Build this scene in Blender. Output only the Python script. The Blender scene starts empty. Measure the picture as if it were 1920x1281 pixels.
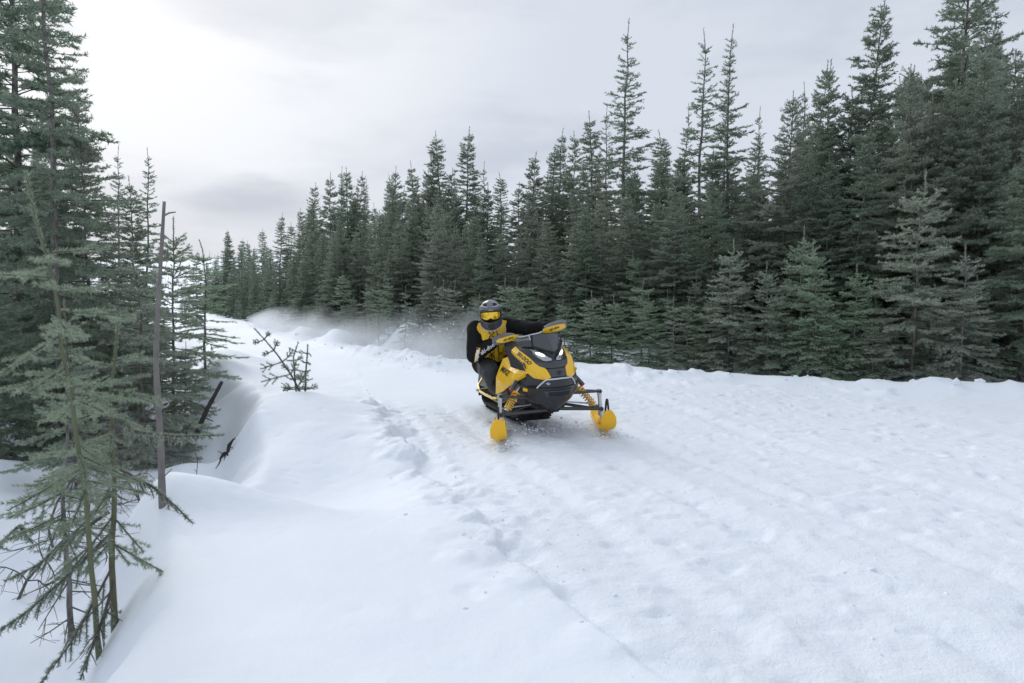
import bpy, bmesh, math, random
import numpy as np
from mathutils import Vector, Matrix, Euler, Quaternion
from mathutils.bvhtree import BVHTree

SC = bpy.context.scene
COL = SC.collection
R = math.radians

# ---------------------------------------------------------------- camera
CAM = (0.0, 0.0, 1.27)
PITCH = R(3.36)
cam_d = bpy.data.cameras.new('camera')
cam_d.lens = 24.0
cam_d.sensor_width = 36.0
cam_d.clip_start = 0.05
cam_d.clip_end = 3000
cam_d.dof.use_dof = True
cam_d.dof.focus_distance = 6.9
cam_d.dof.aperture_fstop = 4.0
cam = bpy.data.objects.new('camera', cam_d)
cam.location = CAM
cam.rotation_euler = (R(90) - PITCH, 0, 0)
COL.objects.link(cam)
SC.camera = cam

# ---------------------------------------------------------------- light
SUN_AZ, SUN_EL = R(-33), R(31)          # azimuth from +Y towards +X, elevation
sun_vec = Vector((math.sin(SUN_AZ) * math.cos(SUN_EL), math.cos(SUN_AZ) * math.cos(SUN_EL), math.sin(SUN_EL)))
sun_d = bpy.data.lights.new('sun', 'SUN')
sun_d.energy = 1.45
sun_d.angle = R(34)
sun_d.color = (1.0, 0.985, 0.965)
sun = bpy.data.objects.new('sun', sun_d)
sun.rotation_euler = sun_vec.to_track_quat('Z', 'Y').to_euler()
sun.location = (0, 0, 30)
COL.objects.link(sun)

world = bpy.data.worlds.new('World')
SC.world = world
world.use_nodes = True
nt = world.node_tree
nt.nodes.clear()


def N(tree, typ, **kw):
    n = tree.nodes.new(typ)
    for k, v in kw.items():
        setattr(n, k, v)
    return n


def wmath(tree, op, a, b=None, clamp=False):
    n = tree.nodes.new('ShaderNodeMath')
    n.operation = op
    n.use_clamp = clamp
    for i, v in enumerate((a, b)):
        if v is None:
            continue
        if isinstance(v, (int, float)):
            n.inputs[i].default_value = v
        else:
            tree.links.new(v, n.inputs[i])
    return n.outputs[0]


def mixcol(tree, fac, a, b):
    n = tree.nodes.new('ShaderNodeMix')
    n.data_type = 'RGBA'
    for sock, v in ((n.inputs[0], fac), (n.inputs[6], a), (n.inputs[7], b)):
        if isinstance(v, (int, float)):
            sock.default_value = v
        elif isinstance(v, tuple):
            sock.default_value = v if len(v) == 4 else (*v, 1)
        else:
            tree.links.new(v, sock)
    return n.outputs[2]


def maprange(tree, v, a, b, c=0.0, d=1.0, smooth=True):
    n = tree.nodes.new('ShaderNodeMapRange')
    n.interpolation_type = 'SMOOTHSTEP' if smooth else 'LINEAR'
    tree.links.new(v, n.inputs[0])
    for i, x in enumerate((a, b, c, d)):
        n.inputs[i + 1].default_value = x
    return n.outputs[0]


def noise(tree, vec, scale, detail=3.0, rough=0.5, dist=0.0):
    n = tree.nodes.new('ShaderNodeTexNoise')
    n.inputs['Scale'].default_value = scale
    n.inputs['Detail'].default_value = detail
    n.inputs['Roughness'].default_value = rough
    n.inputs['Distortion'].default_value = dist
    if vec is not None:
        tree.links.new(vec, n.inputs['Vector'])
    return n.outputs[0]


sky = N(nt, 'ShaderNodeTexSky', sky_type='NISHITA', sun_disc=False)
sky.sun_elevation = SUN_EL
sky.sun_rotation = SUN_AZ
sky.air_density = 1.2
sky.dust_density = 2.0
tc = N(nt, 'ShaderNodeTexCoord')
mp = N(nt, 'ShaderNodeMapping')
mp.inputs['Scale'].default_value = (1.0, 1.0, 3.2)
mp.inputs['Location'].default_value = (8.45, 3.9, -0.23)
nt.links.new(tc.outputs['Generated'], mp.inputs['Vector'])
n1 = noise(nt, mp.outputs[0], 2.6, 5, 0.5, 0.15)
n2 = noise(nt, mp.outputs[0], 6.5, 6, 0.55, 0.2)
cl = wmath(nt, 'ADD', wmath(nt, 'MULTIPLY', n1, 0.68), wmath(nt, 'MULTIPLY', n2, 0.32))
thick = maprange(nt, cl, 0.44, 0.66)
# glow of the veiled sun, the same direction as the lamp
dot = N(nt, 'ShaderNodeVectorMath', operation='DOT_PRODUCT')
dot.inputs[1].default_value = sun_vec
nt.links.new(tc.outputs['Generated'], dot.inputs[0])
glow = maprange(nt, dot.outputs['Value'], 0.80, 0.995)


def one_cloud(px, py, sx, sz, wob):
    """a single soft grey cloud low in the sky, ragged by the same noise"""
    d = Vector(((px - 960) / 1280, 1.0, (565 - py) / 1280)).normalized()
    sub = N(nt, 'ShaderNodeVectorMath', operation='SUBTRACT')
    nt.links.new(tc.outputs['Generated'], sub.inputs[0])
    sub.inputs[1].default_value = d
    mul = N(nt, 'ShaderNodeVectorMath', operation='MULTIPLY')
    nt.links.new(sub.outputs[0], mul.inputs[0])
    mul.inputs[1].default_value = (1 / sx, 1 / sx, 1 / sz)
    ln = N(nt, 'ShaderNodeVectorMath', operation='LENGTH')
    nt.links.new(mul.outputs[0], ln.inputs[0])
    r_ = wmath(nt, 'ADD', ln.outputs['Value'], wmath(nt, 'MULTIPLY', wmath(nt, 'SUBTRACT', n2, 0.5), wob))
    return maprange(nt, r_, 0.35, 1.15, 1.0, 0.0)


low_cloud = wmath(nt, 'MAXIMUM', one_cloud(475, 385, 0.105, 0.034, 1.6), wmath(nt, 'MULTIPLY', one_cloud(560, 40, 0.20, 0.05, 1.8), 0.45))
cloud = mixcol(nt, thick, (0.635, 0.682, 0.765), (0.53, 0.570, 0.660))
cloud = mixcol(nt, wmath(nt, 'MULTIPLY', glow, wmath(nt, 'SUBTRACT', 1.0, wmath(nt, 'MULTIPLY', thick, 0.4))), cloud, (0.86, 0.88, 0.915))
cloud = mixcol(nt, low_cloud, cloud, (0.49, 0.530, 0.620))
sk = N(nt, 'ShaderNodeVectorMath', operation='SCALE')
nt.links.new(sky.outputs[0], sk.inputs[0])
sk.inputs['Scale'].default_value = 0.07
col = mixcol(nt, 0.93, sk.outputs[0], cloud)
bg = N(nt, 'ShaderNodeBackground')
bg.inputs['Strength'].default_value = 1.0
nt.links.new(col, bg.inputs['Color'])
wo = N(nt, 'ShaderNodeOutputWorld')
nt.links.new(bg.outputs[0], wo.inputs['Surface'])

SC.view_settings.view_transform = 'Standard'
SC.view_settings.look = 'None'
SC.view_settings.exposure = 0.17
SC.view_settings.gamma = 1.0
SC.view_settings.use_curve_mapping = False
SC.render.engine = 'CYCLES'
SC.cycles.use_denoising = True
SC.cycles.max_bounces = 6
SC.cycles.diffuse_bounces = 3
SC.cycles.glossy_bounces = 3
SC.cycles.transparent_max_bounces = 8
SC.cycles.volume_bounces = 1
SC.cycles.volume_step_rate = 1.0
SC.cycles.volume_max_steps = 256

# ---------------------------------------------------------------- helpers
CP, SP = math.cos(PITCH), math.sin(PITCH)


def at(px, py, Y):
    """world point at depth Y on the line of sight through a place in the photograph"""
    u = (px - 960.0) / 1280.0
    v = (640.5 - py) / 1280.0
    t = Y / (CP + v * SP)
    return Vector((t * u, Y, CAM[2] + t * (-SP + v * CP)))


def mat(name):
    m = bpy.data.materials.new(name)
    m.use_nodes = True
    m.node_tree.nodes.clear()
    out = m.node_tree.nodes.new('ShaderNodeOutputMaterial')
    b = m.node_tree.nodes.new('ShaderNodeBsdfPrincipled')
    m.node_tree.links.new(b.outputs[0], out.inputs['Surface'])
    return m, m.node_tree, b


def bumpnode(tree, b, height, strength, dist):
    n = tree.nodes.new('ShaderNodeBump')
    n.inputs['Strength'].default_value = strength
    n.inputs['Distance'].default_value = dist
    tree.links.new(height, n.inputs['Height'])
    tree.links.new(n.outputs[0], b.inputs['Normal'])
    return n


def simple(name, colour, rough=0.5, metal=0.0, var=0.12, scale=30.0, bump=0.0, spec=0.5, coat=0.0):
    """plain surface with a little procedural colour variation and relief"""
    m, t, b = mat(name)
    c = t.nodes.new('ShaderNodeTexCoord')
    n = noise(t, c.outputs['Object'], scale, 4, 0.6)
    lo = tuple(max(0, x * (1 - var)) for x in colour)
    hi = tuple(min(1, x * (1 + var)) for x in colour)
    t.links.new(mixcol(t, n, lo, hi), b.inputs['Base Color'])
    r = maprange(t, n, 0.3, 0.7, max(0.02, rough - 0.08), min(1, rough + 0.08))
    t.links.new(r, b.inputs['Roughness'])
    b.inputs['Metallic'].default_value = metal
    b.inputs['Specular IOR Level'].default_value = spec
    b.inputs['Coat Weight'].default_value = coat
    b.inputs['Coat Roughness'].default_value = 0.08
    if bump:
        bumpnode(t, b, noise(t, c.outputs['Object'], scale * 3, 3, 0.6), bump, 0.004)
    return m


def tag(o, label=None, cat=None, group=None, kind=None):
    if label:
        o['label'] = label
    if cat:
        o['category'] = cat
    if group:
        o['group'] = group
    if kind:
        o['kind'] = kind
    return o


def empty(name, loc=(0, 0, 0), parent=None):
    o = bpy.data.objects.new(name, None)
    o.empty_display_size = 0.1
    o.location = loc
    COL.objects.link(o)
    o.parent = parent
    return o


def link(name, me, parent=None):
    o = bpy.data.objects.new(name, me)
    COL.objects.link(o)
    o.parent = parent
    return o


def mesh_np(name, verts, faces_flat, nper, mats=(), mat_idx=None, smooth=False):
    """fast mesh from numpy: verts (n,3), faces_flat ints, nper corners per face"""
    me = bpy.data.meshes.new(name)
    nv = len(verts)
    nf = len(faces_flat) // nper
    me.vertices.add(nv)
    me.vertices.foreach_set('co', np.asarray(verts, dtype=np.float32).ravel())
    me.loops.add(nf * nper)
    me.loops.foreach_set('vertex_index', np.asarray(faces_flat, dtype=np.int32))
    me.polygons.add(nf)
    me.polygons.foreach_set('loop_start', np.arange(0, nf * nper, nper, dtype=np.int32))
    for m in mats:
        me.materials.append(m)
    if mat_idx is not None:
        me.polygons.foreach_set('material_index', np.asarray(mat_idx, dtype=np.int32))
    me.polygons.foreach_set('use_smooth', np.full(nf, smooth, dtype=bool))
    me.update(calc_edges=True)
    me.validate()
    return me


# ---- value noise in numpy, for the relief of the ground
def _hash(ix, iy, seed):
    h = (ix.astype(np.int64) * 374761393 + iy.astype(np.int64) * 668265263 + seed * 974711) & 0x7fffffff
    h = ((h ^ (h >> 13)) * 1274126177) & 0x7fffffff
    h = h ^ (h >> 16)
    return (h & 0xffff) / 65535.0


def vnoise(x, y, seed=0):
    ix, iy = np.floor(x), np.floor(y)
    fx, fy = x - ix, y - iy
    fx = fx * fx * fx * (fx * (fx * 6 - 15) + 10)
    fy = fy * fy * fy * (fy * (fy * 6 - 15) + 10)
    a, b = _hash(ix, iy, seed), _hash(ix + 1, iy, seed)
    c, d = _hash(ix, iy + 1, seed), _hash(ix + 1, iy + 1, seed)
    return (a + (b - a) * fx) * (1 - fy) + (c + (d - c) * fx) * fy - 0.5


def fbm(x, y, seed=0, octv=4, gain=0.5):
    s, amp = 0, 1.0
    for i in range(octv):
        ca, sa = math.cos(i * 1.3 + seed), math.sin(i * 1.3 + seed)
        s = s + amp * vnoise((x * ca - y * sa) * 2 ** i + 17.3 * i, (x * sa + y * ca) * 2 ** i - 9.1 * i, seed + i)
        amp *= gain
    return s


def sstep(a, b, x):
    t = np.clip((x - a) / (b - a), 0, 1)
    return t * t * (3 - 2 * t)


def polydist(x, y, pts):
    """signed distance to an open polyline (left of its direction is positive) and the arc length there"""
    best = np.full(x.shape, 1e9)
    sign = np.zeros(x.shape)
    arc = np.zeros(x.shape)
    acc = 0.0
    for (x0, y0), (x1, y1) in zip(pts[:-1], pts[1:]):
        dx, dy = x1 - x0, y1 - y0
        L = math.hypot(dx, dy)
        t = np.clip(((x - x0) * dx + (y - y0) * dy) / (L * L), 0, 1)
        ex, ey = x - x0 - t * dx, y - y0 - t * dy
        d = np.hypot(ex, ey)
        m = d < best
        best = np.where(m, d, best)
        sign = np.where(m, np.sign(dx * ey - dy * ex), sign)
        arc = np.where(m, acc + t * L, arc)
        acc += L
    return best * sign, arc


def smooth_poly(pts, n=6):
    out = []
    P = [pts[0]] + list(pts) + [pts[-1]]
    for i in range(1, len(P) - 2):
        p0, p1, p2, p3 = (np.array(P[i + k], float) for k in (-1, 0, 1, 2))
        for k in range(n):
            t = k / n
            out.append(tuple(0.5 * ((2 * p1) + (-p0 + p2) * t + (2 * p0 - 5 * p1 + 4 * p2 - p3) * t * t + (-p0 + 3 * p1 - 3 * p2 + p3) * t ** 3)))
    out.append(tuple(map(float, P[-1])))
    return out

# ================================================================ THE SNOW
EDGE = smooth_poly([(30, -2), (12.5, 5.6), (6.5, 8.7), (4.1, 9.8), (1.25, 11.4), (-1.0, 12.9), (-3.4, 16.1), (-7.3, 22.8), (-18.9, 45), (-50, 100), (-130, 240)])
BERM = smooth_poly([(-1.0, -6), (-1.2, 0.4), (-1.42, 2.3), (-1.64, 3.0), (-2.08, 3.9), (-2.28, 4.5), (-2.05, 5.25), (-2.35, 6.2), (-2.86, 7.5), (-3.3, 8.6), (-4.7, 10.8), (-7.6, 17), (-14.5, 29), (-27, 50), (-62, 102), (-150, 245)])
RUT = smooth_poly([(-2.0, 9.3), (-1.72, 8.3), (-0.95, 6.2), (-0.47, 4.95), (-0.18, 3.9), (0.03, 3.2), (0.40, 2.5), (0.95, 1.6), (2.0, 0.2)])


def bump2(x, y, cx, cy, r, h, k=1.0):
    return h * np.exp(-(((x - cx) ** 2 + ((y - cy) * k) ** 2) / (r * r)))


def ground(x, y, want_churn=False):
    x = np.asarray(x, float)
    y = np.asarray(y, float)
    de, ae = polydist(x, y, EDGE)          # negative: forest side of the far bank
    de = -de
    db, ab = polydist(x, y, BERM)          # positive: ditch side of the near berm
    dr, ar = polydist(x, y, RUT)
    far = np.hypot(x, y)
    near = 1 - sstep(14, 40, far)
    z = 0.05 * fbm(x * 0.35, y * 0.35, 3, 3)
    # the far bank: rises from the road, ragged crest, then down to the forest floor
    de2 = de + 0.35 * fbm(x * 0.8, y * 0.8, 11, 3)
    crest = (0.20 + 0.10 * fbm(ae * 0.7, ae * 0.0 + 3, 21, 3) + 0.025 * vnoise(ae * 3.1, ae * 0 + 8, 5)) * (0.75 + 0.25 * near)
    up = sstep(-2.6, -0.15, de2) * 0.45 + sstep(-0.55, -0.02, de2) * 0.55
    z = z + crest * up - sstep(0.05, 0.7, de2) * (crest + 0.06)
    z = z + sstep(0.4, 1.5, de2) * (0.22 * fbm(x * 0.9, y * 0.9, 31, 3) + 0.02 * de2 * (de2 < 12) + 0.24 * (de2 >= 12))
    # clods thrown on the far bank
    lump = np.clip(fbm(x * 3.3, y * 3.3, 41, 3) - 0.12, 0, 1)
    z = z + 0.16 * lump * np.exp(-((de2 + 0.15) / 0.55) ** 2) * near
    # the near berm and the ditch beyond it
    db2 = db + 0.16 * fbm(x * 1.1, y * 1.1, 51, 3)
    berm = 0.04 + 0.05 * sstep(5.5, 8.2, y)
    z = z + berm * np.exp(-((db2 + 0.45) / 0.75) ** 2)
    drop = 0.62 - 0.10 * sstep(4.4, 5.8, y) - 0.12 * sstep(7.6, 9, y) + 0.16 * fbm(ab * 0.5, ab * 0 + 1, 61, 3)
    z = z - drop * sstep(-0.10, 0.46, db2)
    z = z + sstep(0.3, 1.2, db2) * (0.34 * fbm(x * 0.75 + 3, y * 0.75, 71, 3)) + sstep(0.9, 3.0, db2) * 0.30 + sstep(2, 9, db2) * 0.25
    # humps and hollows along the berm
    dh, _ = polydist(x, y, [(-2.25, 4.0), (-1.75, 4.12), (-1.2, 4.2), (-0.8, 4.1)])
    z = z + 0.20 * np.exp(-(dh / 0.32) ** 2) * sstep(-0.75, -1.9, x) + bump2(x, y, -2.05, 3.9, 0.42, 0.08) + bump2(x, y, -2.40, 7.5, 0.7, 0.17, 0.85)
    z = z - bump2(x, y, -1.45, 5.2, 0.90, 0.30, 0.85) - bump2(x, y, -2.15, 4.55, 0.28, 0.12)
    z = z + bump2(x, y, -2.55, 5.2, 0.42, 0.36) + bump2(x, y, -3.1, 4.9, 0.5, 0.2) - bump2(x, y, -2.75, 6.3, 0.5, 0.16)
    z = z + bump2(x, y, -3.9, 8.6, 0.6, 0.30) + bump2(x, y, -4.6, 10.2, 0.8, 0.36) + bump2(x, y, -3.3, 6.9, 0.4, 0.16)
    z = z + bump2(x, y, -2.9, 3.3, 0.5, 0.12) - bump2(x, y, -3.25, 7.6, 0.4, 0.14) + bump2(x, y, -5.6, 12.4, 0.9, 0.35)
    # snow cushions among the young trees past the bank
    for (px, Y, r, h) in ((768, 17.2, 0.62, 0.85), (735, 18.5, 0.5, 0.6), (808, 18.0, 0.5, 0.75), (640, 19.0, 0.5, 0.4), (655, 20.0, 0.6, 0.5),
                          (1045, 14.5, 0.8, 0.55), (1120, 13.6, 0.6, 0.35), (960, 17.0, 1.0, 0.8), (1225, 13.4, 0.6, 0.35), (1770, 10.9, 0.7, 0.25), (590, 23.0, 0.6, 0.4)):
        z = z + bump2(x, y, (px - 960) / 1280 * Y, Y, r, h)
    # packed side of the road, right of the rut: churned and scored along the direction of travel
    churn = sstep(-0.05, 0.25, dr) * sstep(0.2, 1.4, -de2) * (1 - sstep(10, 26, far)) * (1 - sstep(7.6, 9.2, y) * sstep(1.0, -0.3, x))
    smooth_side = sstep(0.0, -0.3, dr) * (1 - sstep(12, 30, far)) * (1 - sstep(-0.3, 0.3, db2))
    ca, sa = math.cos(R(17)), math.sin(R(17))
    along, across = x * sa - y * ca, x * ca + y * sa
    z = z - 0.034 * sstep(-0.02, 0.03, dr + 0.11 * fbm(x * 2.6, y * 2.6, 81, 4)) * (1 - sstep(7.4, 9.0, y))
    z = z + churn * (0.017 * fbm(across * 3.2, along * 0.28, 91, 3) + 0.007 * fbm(x * 3.6, y * 3.6, 95, 4, 0.55) + 0.0085 * fbm(x * 11, y * 11, 97, 2, 0.6)
                     + 0.042 * np.clip(fbm(x * 8.5, y * 8.5, 99, 3) - 0.24, 0, 1))
    pits = np.clip(fbm(x * 5.2, y * 5.2, 103, 2) - 0.30, 0, 1)
    z = z - churn * 0.07 * pits
    for (c0, wdt, dep) in ((1.05, 0.06, 0.020), (1.62, 0.08, 0.022), (2.4, 0.10, 0.026), (3.1, 0.07, 0.02), (4.2, 0.10, 0.024)):
        wob = across - c0 - 0.10 * vnoise(along * 0.45, along * 0 + c0, 7)
        z = z - churn * 0.7 * dep * (np.exp(-(wob / wdt) ** 2) - 0.7 * np.exp(-((wob - 2.0 * wdt) / wdt) ** 2))
    z = z + smooth_side * (0.016 * fbm(x * 1.6, y * 1.6, 111, 3) + 0.004 * fbm(x * 9, y * 9, 113, 2) - 0.05 * np.clip(fbm(x * 6.1, y * 6.1, 117, 2) - 0.42, 0, 1))
    # broken plates and pits in the rut itself
    rr = np.exp(-(dr / 0.22) ** 2) * (1 - sstep(7.5, 9.5, y)) * (0.25 + 0.75 * sstep(2.7, 3.5, y))
    z = z + rr * (0.15 * np.clip(fbm(x * 4.3, y * 4.3, 121, 4) - 0.05, 0, 1) - 0.10 * np.clip(-fbm(x * 3.4 + 5, y * 3.4, 125, 2) - 0.08, 0, 1))
    # hollow pressed by the machine
    z = z - 0.03 * np.exp(-(((x - 0.15) / 0.7) ** 2 + ((y - 7.3) / 1.2) ** 2))
    if want_churn:
        return z, churn + rr
    return z


def gz(x, y):
    return float(ground(np.array([x]), np.array([y]))[0])


def axis(a, b_, step, lo, hi, grow):
    """even spacing from a to b, widening outwards to lo and hi"""
    mid_ = list(np.arange(a, b_, step))
    for end, sg, lst in ((lo, -1, []), (hi, 1, [])):
        p, d = (mid_[0], step) if sg < 0 else (mid_[-1], step)
        while (p - end) * sg < 0:
            d *= grow
            p += sg * d
            lst.append(p)
        if sg < 0:
            left = lst[::-1]
        else:
            right = lst
    return np.array(left + mid_ + right)


m_snow, t, b = mat('snow')
c = t.nodes.new('ShaderNodeTexCoord')
pos = c.outputs['Object']
big = noise(t, pos, 1.3, 3, 0.5)
t.links.new(mixcol(t, big, (0.800, 0.855, 0.925), (0.845, 0.890, 0.945)), b.inputs['Base Color'])
b.inputs['Roughness'].default_value = 0.62
b.inputs['Specular IOR Level'].default_value = 0.25
h1 = noise(t, pos, 26, 5, 0.62)
h2 = noise(t, pos, 140, 3, 0.6)
hh = wmath(t, 'ADD', wmath(t, 'MULTIPLY', h1, 0.7), wmath(t, 'MULTIPLY', h2, 0.3))
bn = bumpnode(t, b, hh, 0.5, 0.03)
ca_ = t.nodes.new('ShaderNodeAttribute')
ca_.attribute_name = 'churn'
t.links.new(maprange(t, ca_.outputs['Fac'], 0.0, 1.0, 0.22, 0.60), bn.inputs['Strength'])

xs = axis(-3.3, 4.4, 0.0225, -420, 420, 1.042)
ys = axis(1.9, 9.0, 0.0235, -120, 620, 1.042)
GX, GY = np.meshgrid(xs, ys)
GZ, GC = ground(GX, GY, True)
nx, ny = len(xs), len(ys)
idx = np.arange(nx * ny).reshape(ny, nx)
quads = np.stack([idx[:-1, :-1], idx[:-1, 1:], idx[1:, 1:], idx[1:, :-1]], -1).reshape(-1)
me = mesh_np('snow_ground', np.stack([GX, GY, GZ], -1).reshape(-1, 3), quads, 4, (m_snow,), None, True)
at_ = me.attributes.new('churn', 'FLOAT', 'POINT')
at_.data.foreach_set('value', GC.astype(np.float32).ravel())
tag(link('snow_ground', me), kind='structure')

# far hillside across the valley
hx = np.linspace(-520, 420, 120)
hy = np.linspace(230, 600, 40)
HX, HY = np.meshgrid(hx, hy)
HZ = -8 + 40 * sstep(230, 560, HY) + 14 * fbm(HX * 0.008, HY * 0.008, 5, 4) - 26 * sstep(-120, 260, HX)
hi_ = np.arange(HX.size).reshape(HX.shape)
hq = np.stack([hi_[:-1, :-1], hi_[:-1, 1:], hi_[1:, 1:], hi_[1:, :-1]], -1).reshape(-1)
tag(link('hill', mesh_np('hill', np.stack([HX, HY, HZ], -1).reshape(-1, 3), hq, 4, (m_snow,), None, True)), kind='structure')


def hill_z(x, y):
    return -8 + 40 * sstep(230, 560, y) + 14 * fbm(x * 0.008, y * 0.008, 5, 4) - 26 * sstep(-120, 260, x)

# ================================================================ THE TREES
def needle_mat(name, a0, a1, b0, b1, trc, trf):
    m, t, b = mat(name)
    gi = t.nodes.new('ShaderNodeNewGeometry')
    oi = t.nodes.new('ShaderNodeObjectInfo')
    c1 = mixcol(t, gi.outputs['Random Per Island'], a0, a1)
    c2 = mixcol(t, gi.outputs['Random Per Island'], b0, b1)
    t.links.new(mixcol(t, oi.outputs['Random'], c1, c2), b.inputs['Base Color'])
    b.inputs['Roughness'].default_value = 0.55
    b.inputs['Specular IOR Level'].default_value = 0.3
    tr = t.nodes.new('ShaderNodeBsdfTranslucent')
    tr.inputs['Color'].default_value = (*trc, 1)
    mx = t.nodes.new('ShaderNodeMixShader')
    mx.inputs[0].default_value = trf
    t.links.new(b.outputs[0], mx.inputs[1])
    t.links.new(tr.outputs[0], mx.inputs[2])
    t.links.new(mx.outputs[0], [n for n in t.nodes if n.type == 'OUTPUT_MATERIAL'][0].inputs['Surface'])
    return m


m_needle = needle_mat('needles', (0.125, 0.188, 0.135), (0.330, 0.420, 0.315), (0.215, 0.232, 0.195), (0.455, 0.465, 0.405), (0.33, 0.42, 0.32), 0.40)
m_needle_young = needle_mat('young_spruce_needles', (0.21, 0.315, 0.205), (0.44, 0.56, 0.41), (0.30, 0.325, 0.285), (0.56, 0.575, 0.52), (0.38, 0.48, 0.35), 0.40)
m_needle_pale = needle_mat('pale_young_needles', (0.20, 0.255, 0.185), (0.40, 0.45, 0.36), (0.21, 0.25, 0.195), (0.40, 0.44, 0.37), (0.34, 0.42, 0.29), 0.38)

m_bark, t, b = mat('bark')
c = t.nodes.new('ShaderNodeTexCoord')
mp_ = t.nodes.new('ShaderNodeMapping')
mp_.inputs['Scale'].default_value = (14, 14, 5)
t.links.new(c.outputs['Object'], mp_.inputs['Vector'])
n_ = noise(t, mp_.outputs[0], 2.0, 5, 0.65)
t.links.new(mixcol(t, maprange(t, n_, 0.3, 0.7), (0.075, 0.068, 0.062), (0.24, 0.225, 0.21)), b.inputs['Base Color'])
b.inputs['Roughness'].default_value = 0.85
bumpnode(t, b, n_, 0.8, 0.02)

m_pale_bark = simple('weathered_grey_wood', (0.19, 0.178, 0.165), 0.85, var=0.55, scale=9, bump=0.5)
m_twig = simple('twig_wood', (0.10, 0.088, 0.075), 0.8, var=0.35, scale=18)
m_dark_wood = simple('wet_dark_wood', (0.035, 0.030, 0.027), 0.75, var=0.5, scale=25, bump=0.6)
m_green_bark = simple('green_young_bark', (0.125, 0.135, 0.075), 0.75, var=0.35, scale=22)


def unit(v):
    return v / np.maximum(np.linalg.norm(v, axis=-1, keepdims=True), 1e-9)


def tubes(paths, radii, nside=4):
    """list of polylines (k,3) with radii (k,) -> verts, quads"""
    V, F, off = [], [], 0
    ang = np.linspace(0, 2 * math.pi, nside, endpoint=False)
    for P, r in zip(paths, radii):
        P = np.asarray(P, float)
        r = np.asarray(r, float)
        T = unit(np.gradient(P, axis=0))
        ref = np.where(np.abs(T[:, 2:3]) > 0.9, np.array([[1.0, 0, 0]]), np.array([[0, 0, 1.0]]))
        if np.abs(T[:, 2]).max() > 0.9 and np.abs(T[:, 2]).min() <= 0.9:
            ref = np.tile([[0.93, 0.37, 0.02]], (len(P), 1))
        A = unit(np.cross(T, ref))
        B = np.cross(T, A)
        ring = P[:, None, :] + r[:, None, None] * (np.cos(ang)[None, :, None] * A[:, None, :] + np.sin(ang)[None, :, None] * B[:, None, :])
        V.append(ring.reshape(-1, 3))
        k = len(P)
        i0 = np.arange(k - 1)[:, None] * nside
        j = np.arange(nside)[None, :]
        jn = (j + 1) % nside
        q = np.stack([i0 + j, i0 + jn, i0 + nside + jn, i0 + nside + j], -1).reshape(-1) + off
        F.append(q)
        off += k * nside
    return np.concatenate(V), np.concatenate(F)


def needles(rng, P0, P1, dens, nl, nw, fwd=0.75, up=0.25):
    """triangular needles set round the shoots P0->P1"""
    D = P1 - P0
    L = np.linalg.norm(D, axis=1)
    cnt = np.floor(L * dens + rng.random(len(L))).astype(int)
    s = np.repeat(np.arange(len(L)), cnt)
    n = len(s)
    T = unit(D)[s]
    u = rng.random(n)
    P = P0[s] + D[s] * u[:, None]
    ref = np.where(np.abs(T[:, 2:3]) > 0.85, np.array([[1.0, 0, 0]]), np.array([[0, 0, 1.0]]))
    A = unit(np.cross(T, ref))
    B = np.cross(A, T)
    ph = rng.random(n) * 2 * math.pi
    Rd = np.cos(ph)[:, None] * A + np.sin(ph)[:, None] * B
    dirn = unit(T * (fwd + 0.3 * rng.standard_normal(n)[:, None]) + Rd + np.array([[0, 0, up]]))
    ln = nl * (0.7 + 0.6 * rng.random(n))[:, None]
    sd = unit(np.cross(dirn, Rd + 0.6 * rng.standard_normal((n, 3)))) * (nw * 0.5)
    v = np.stack([P - sd, P + sd, P + dirn * ln], 1).reshape(-1, 3)
    return v


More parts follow.
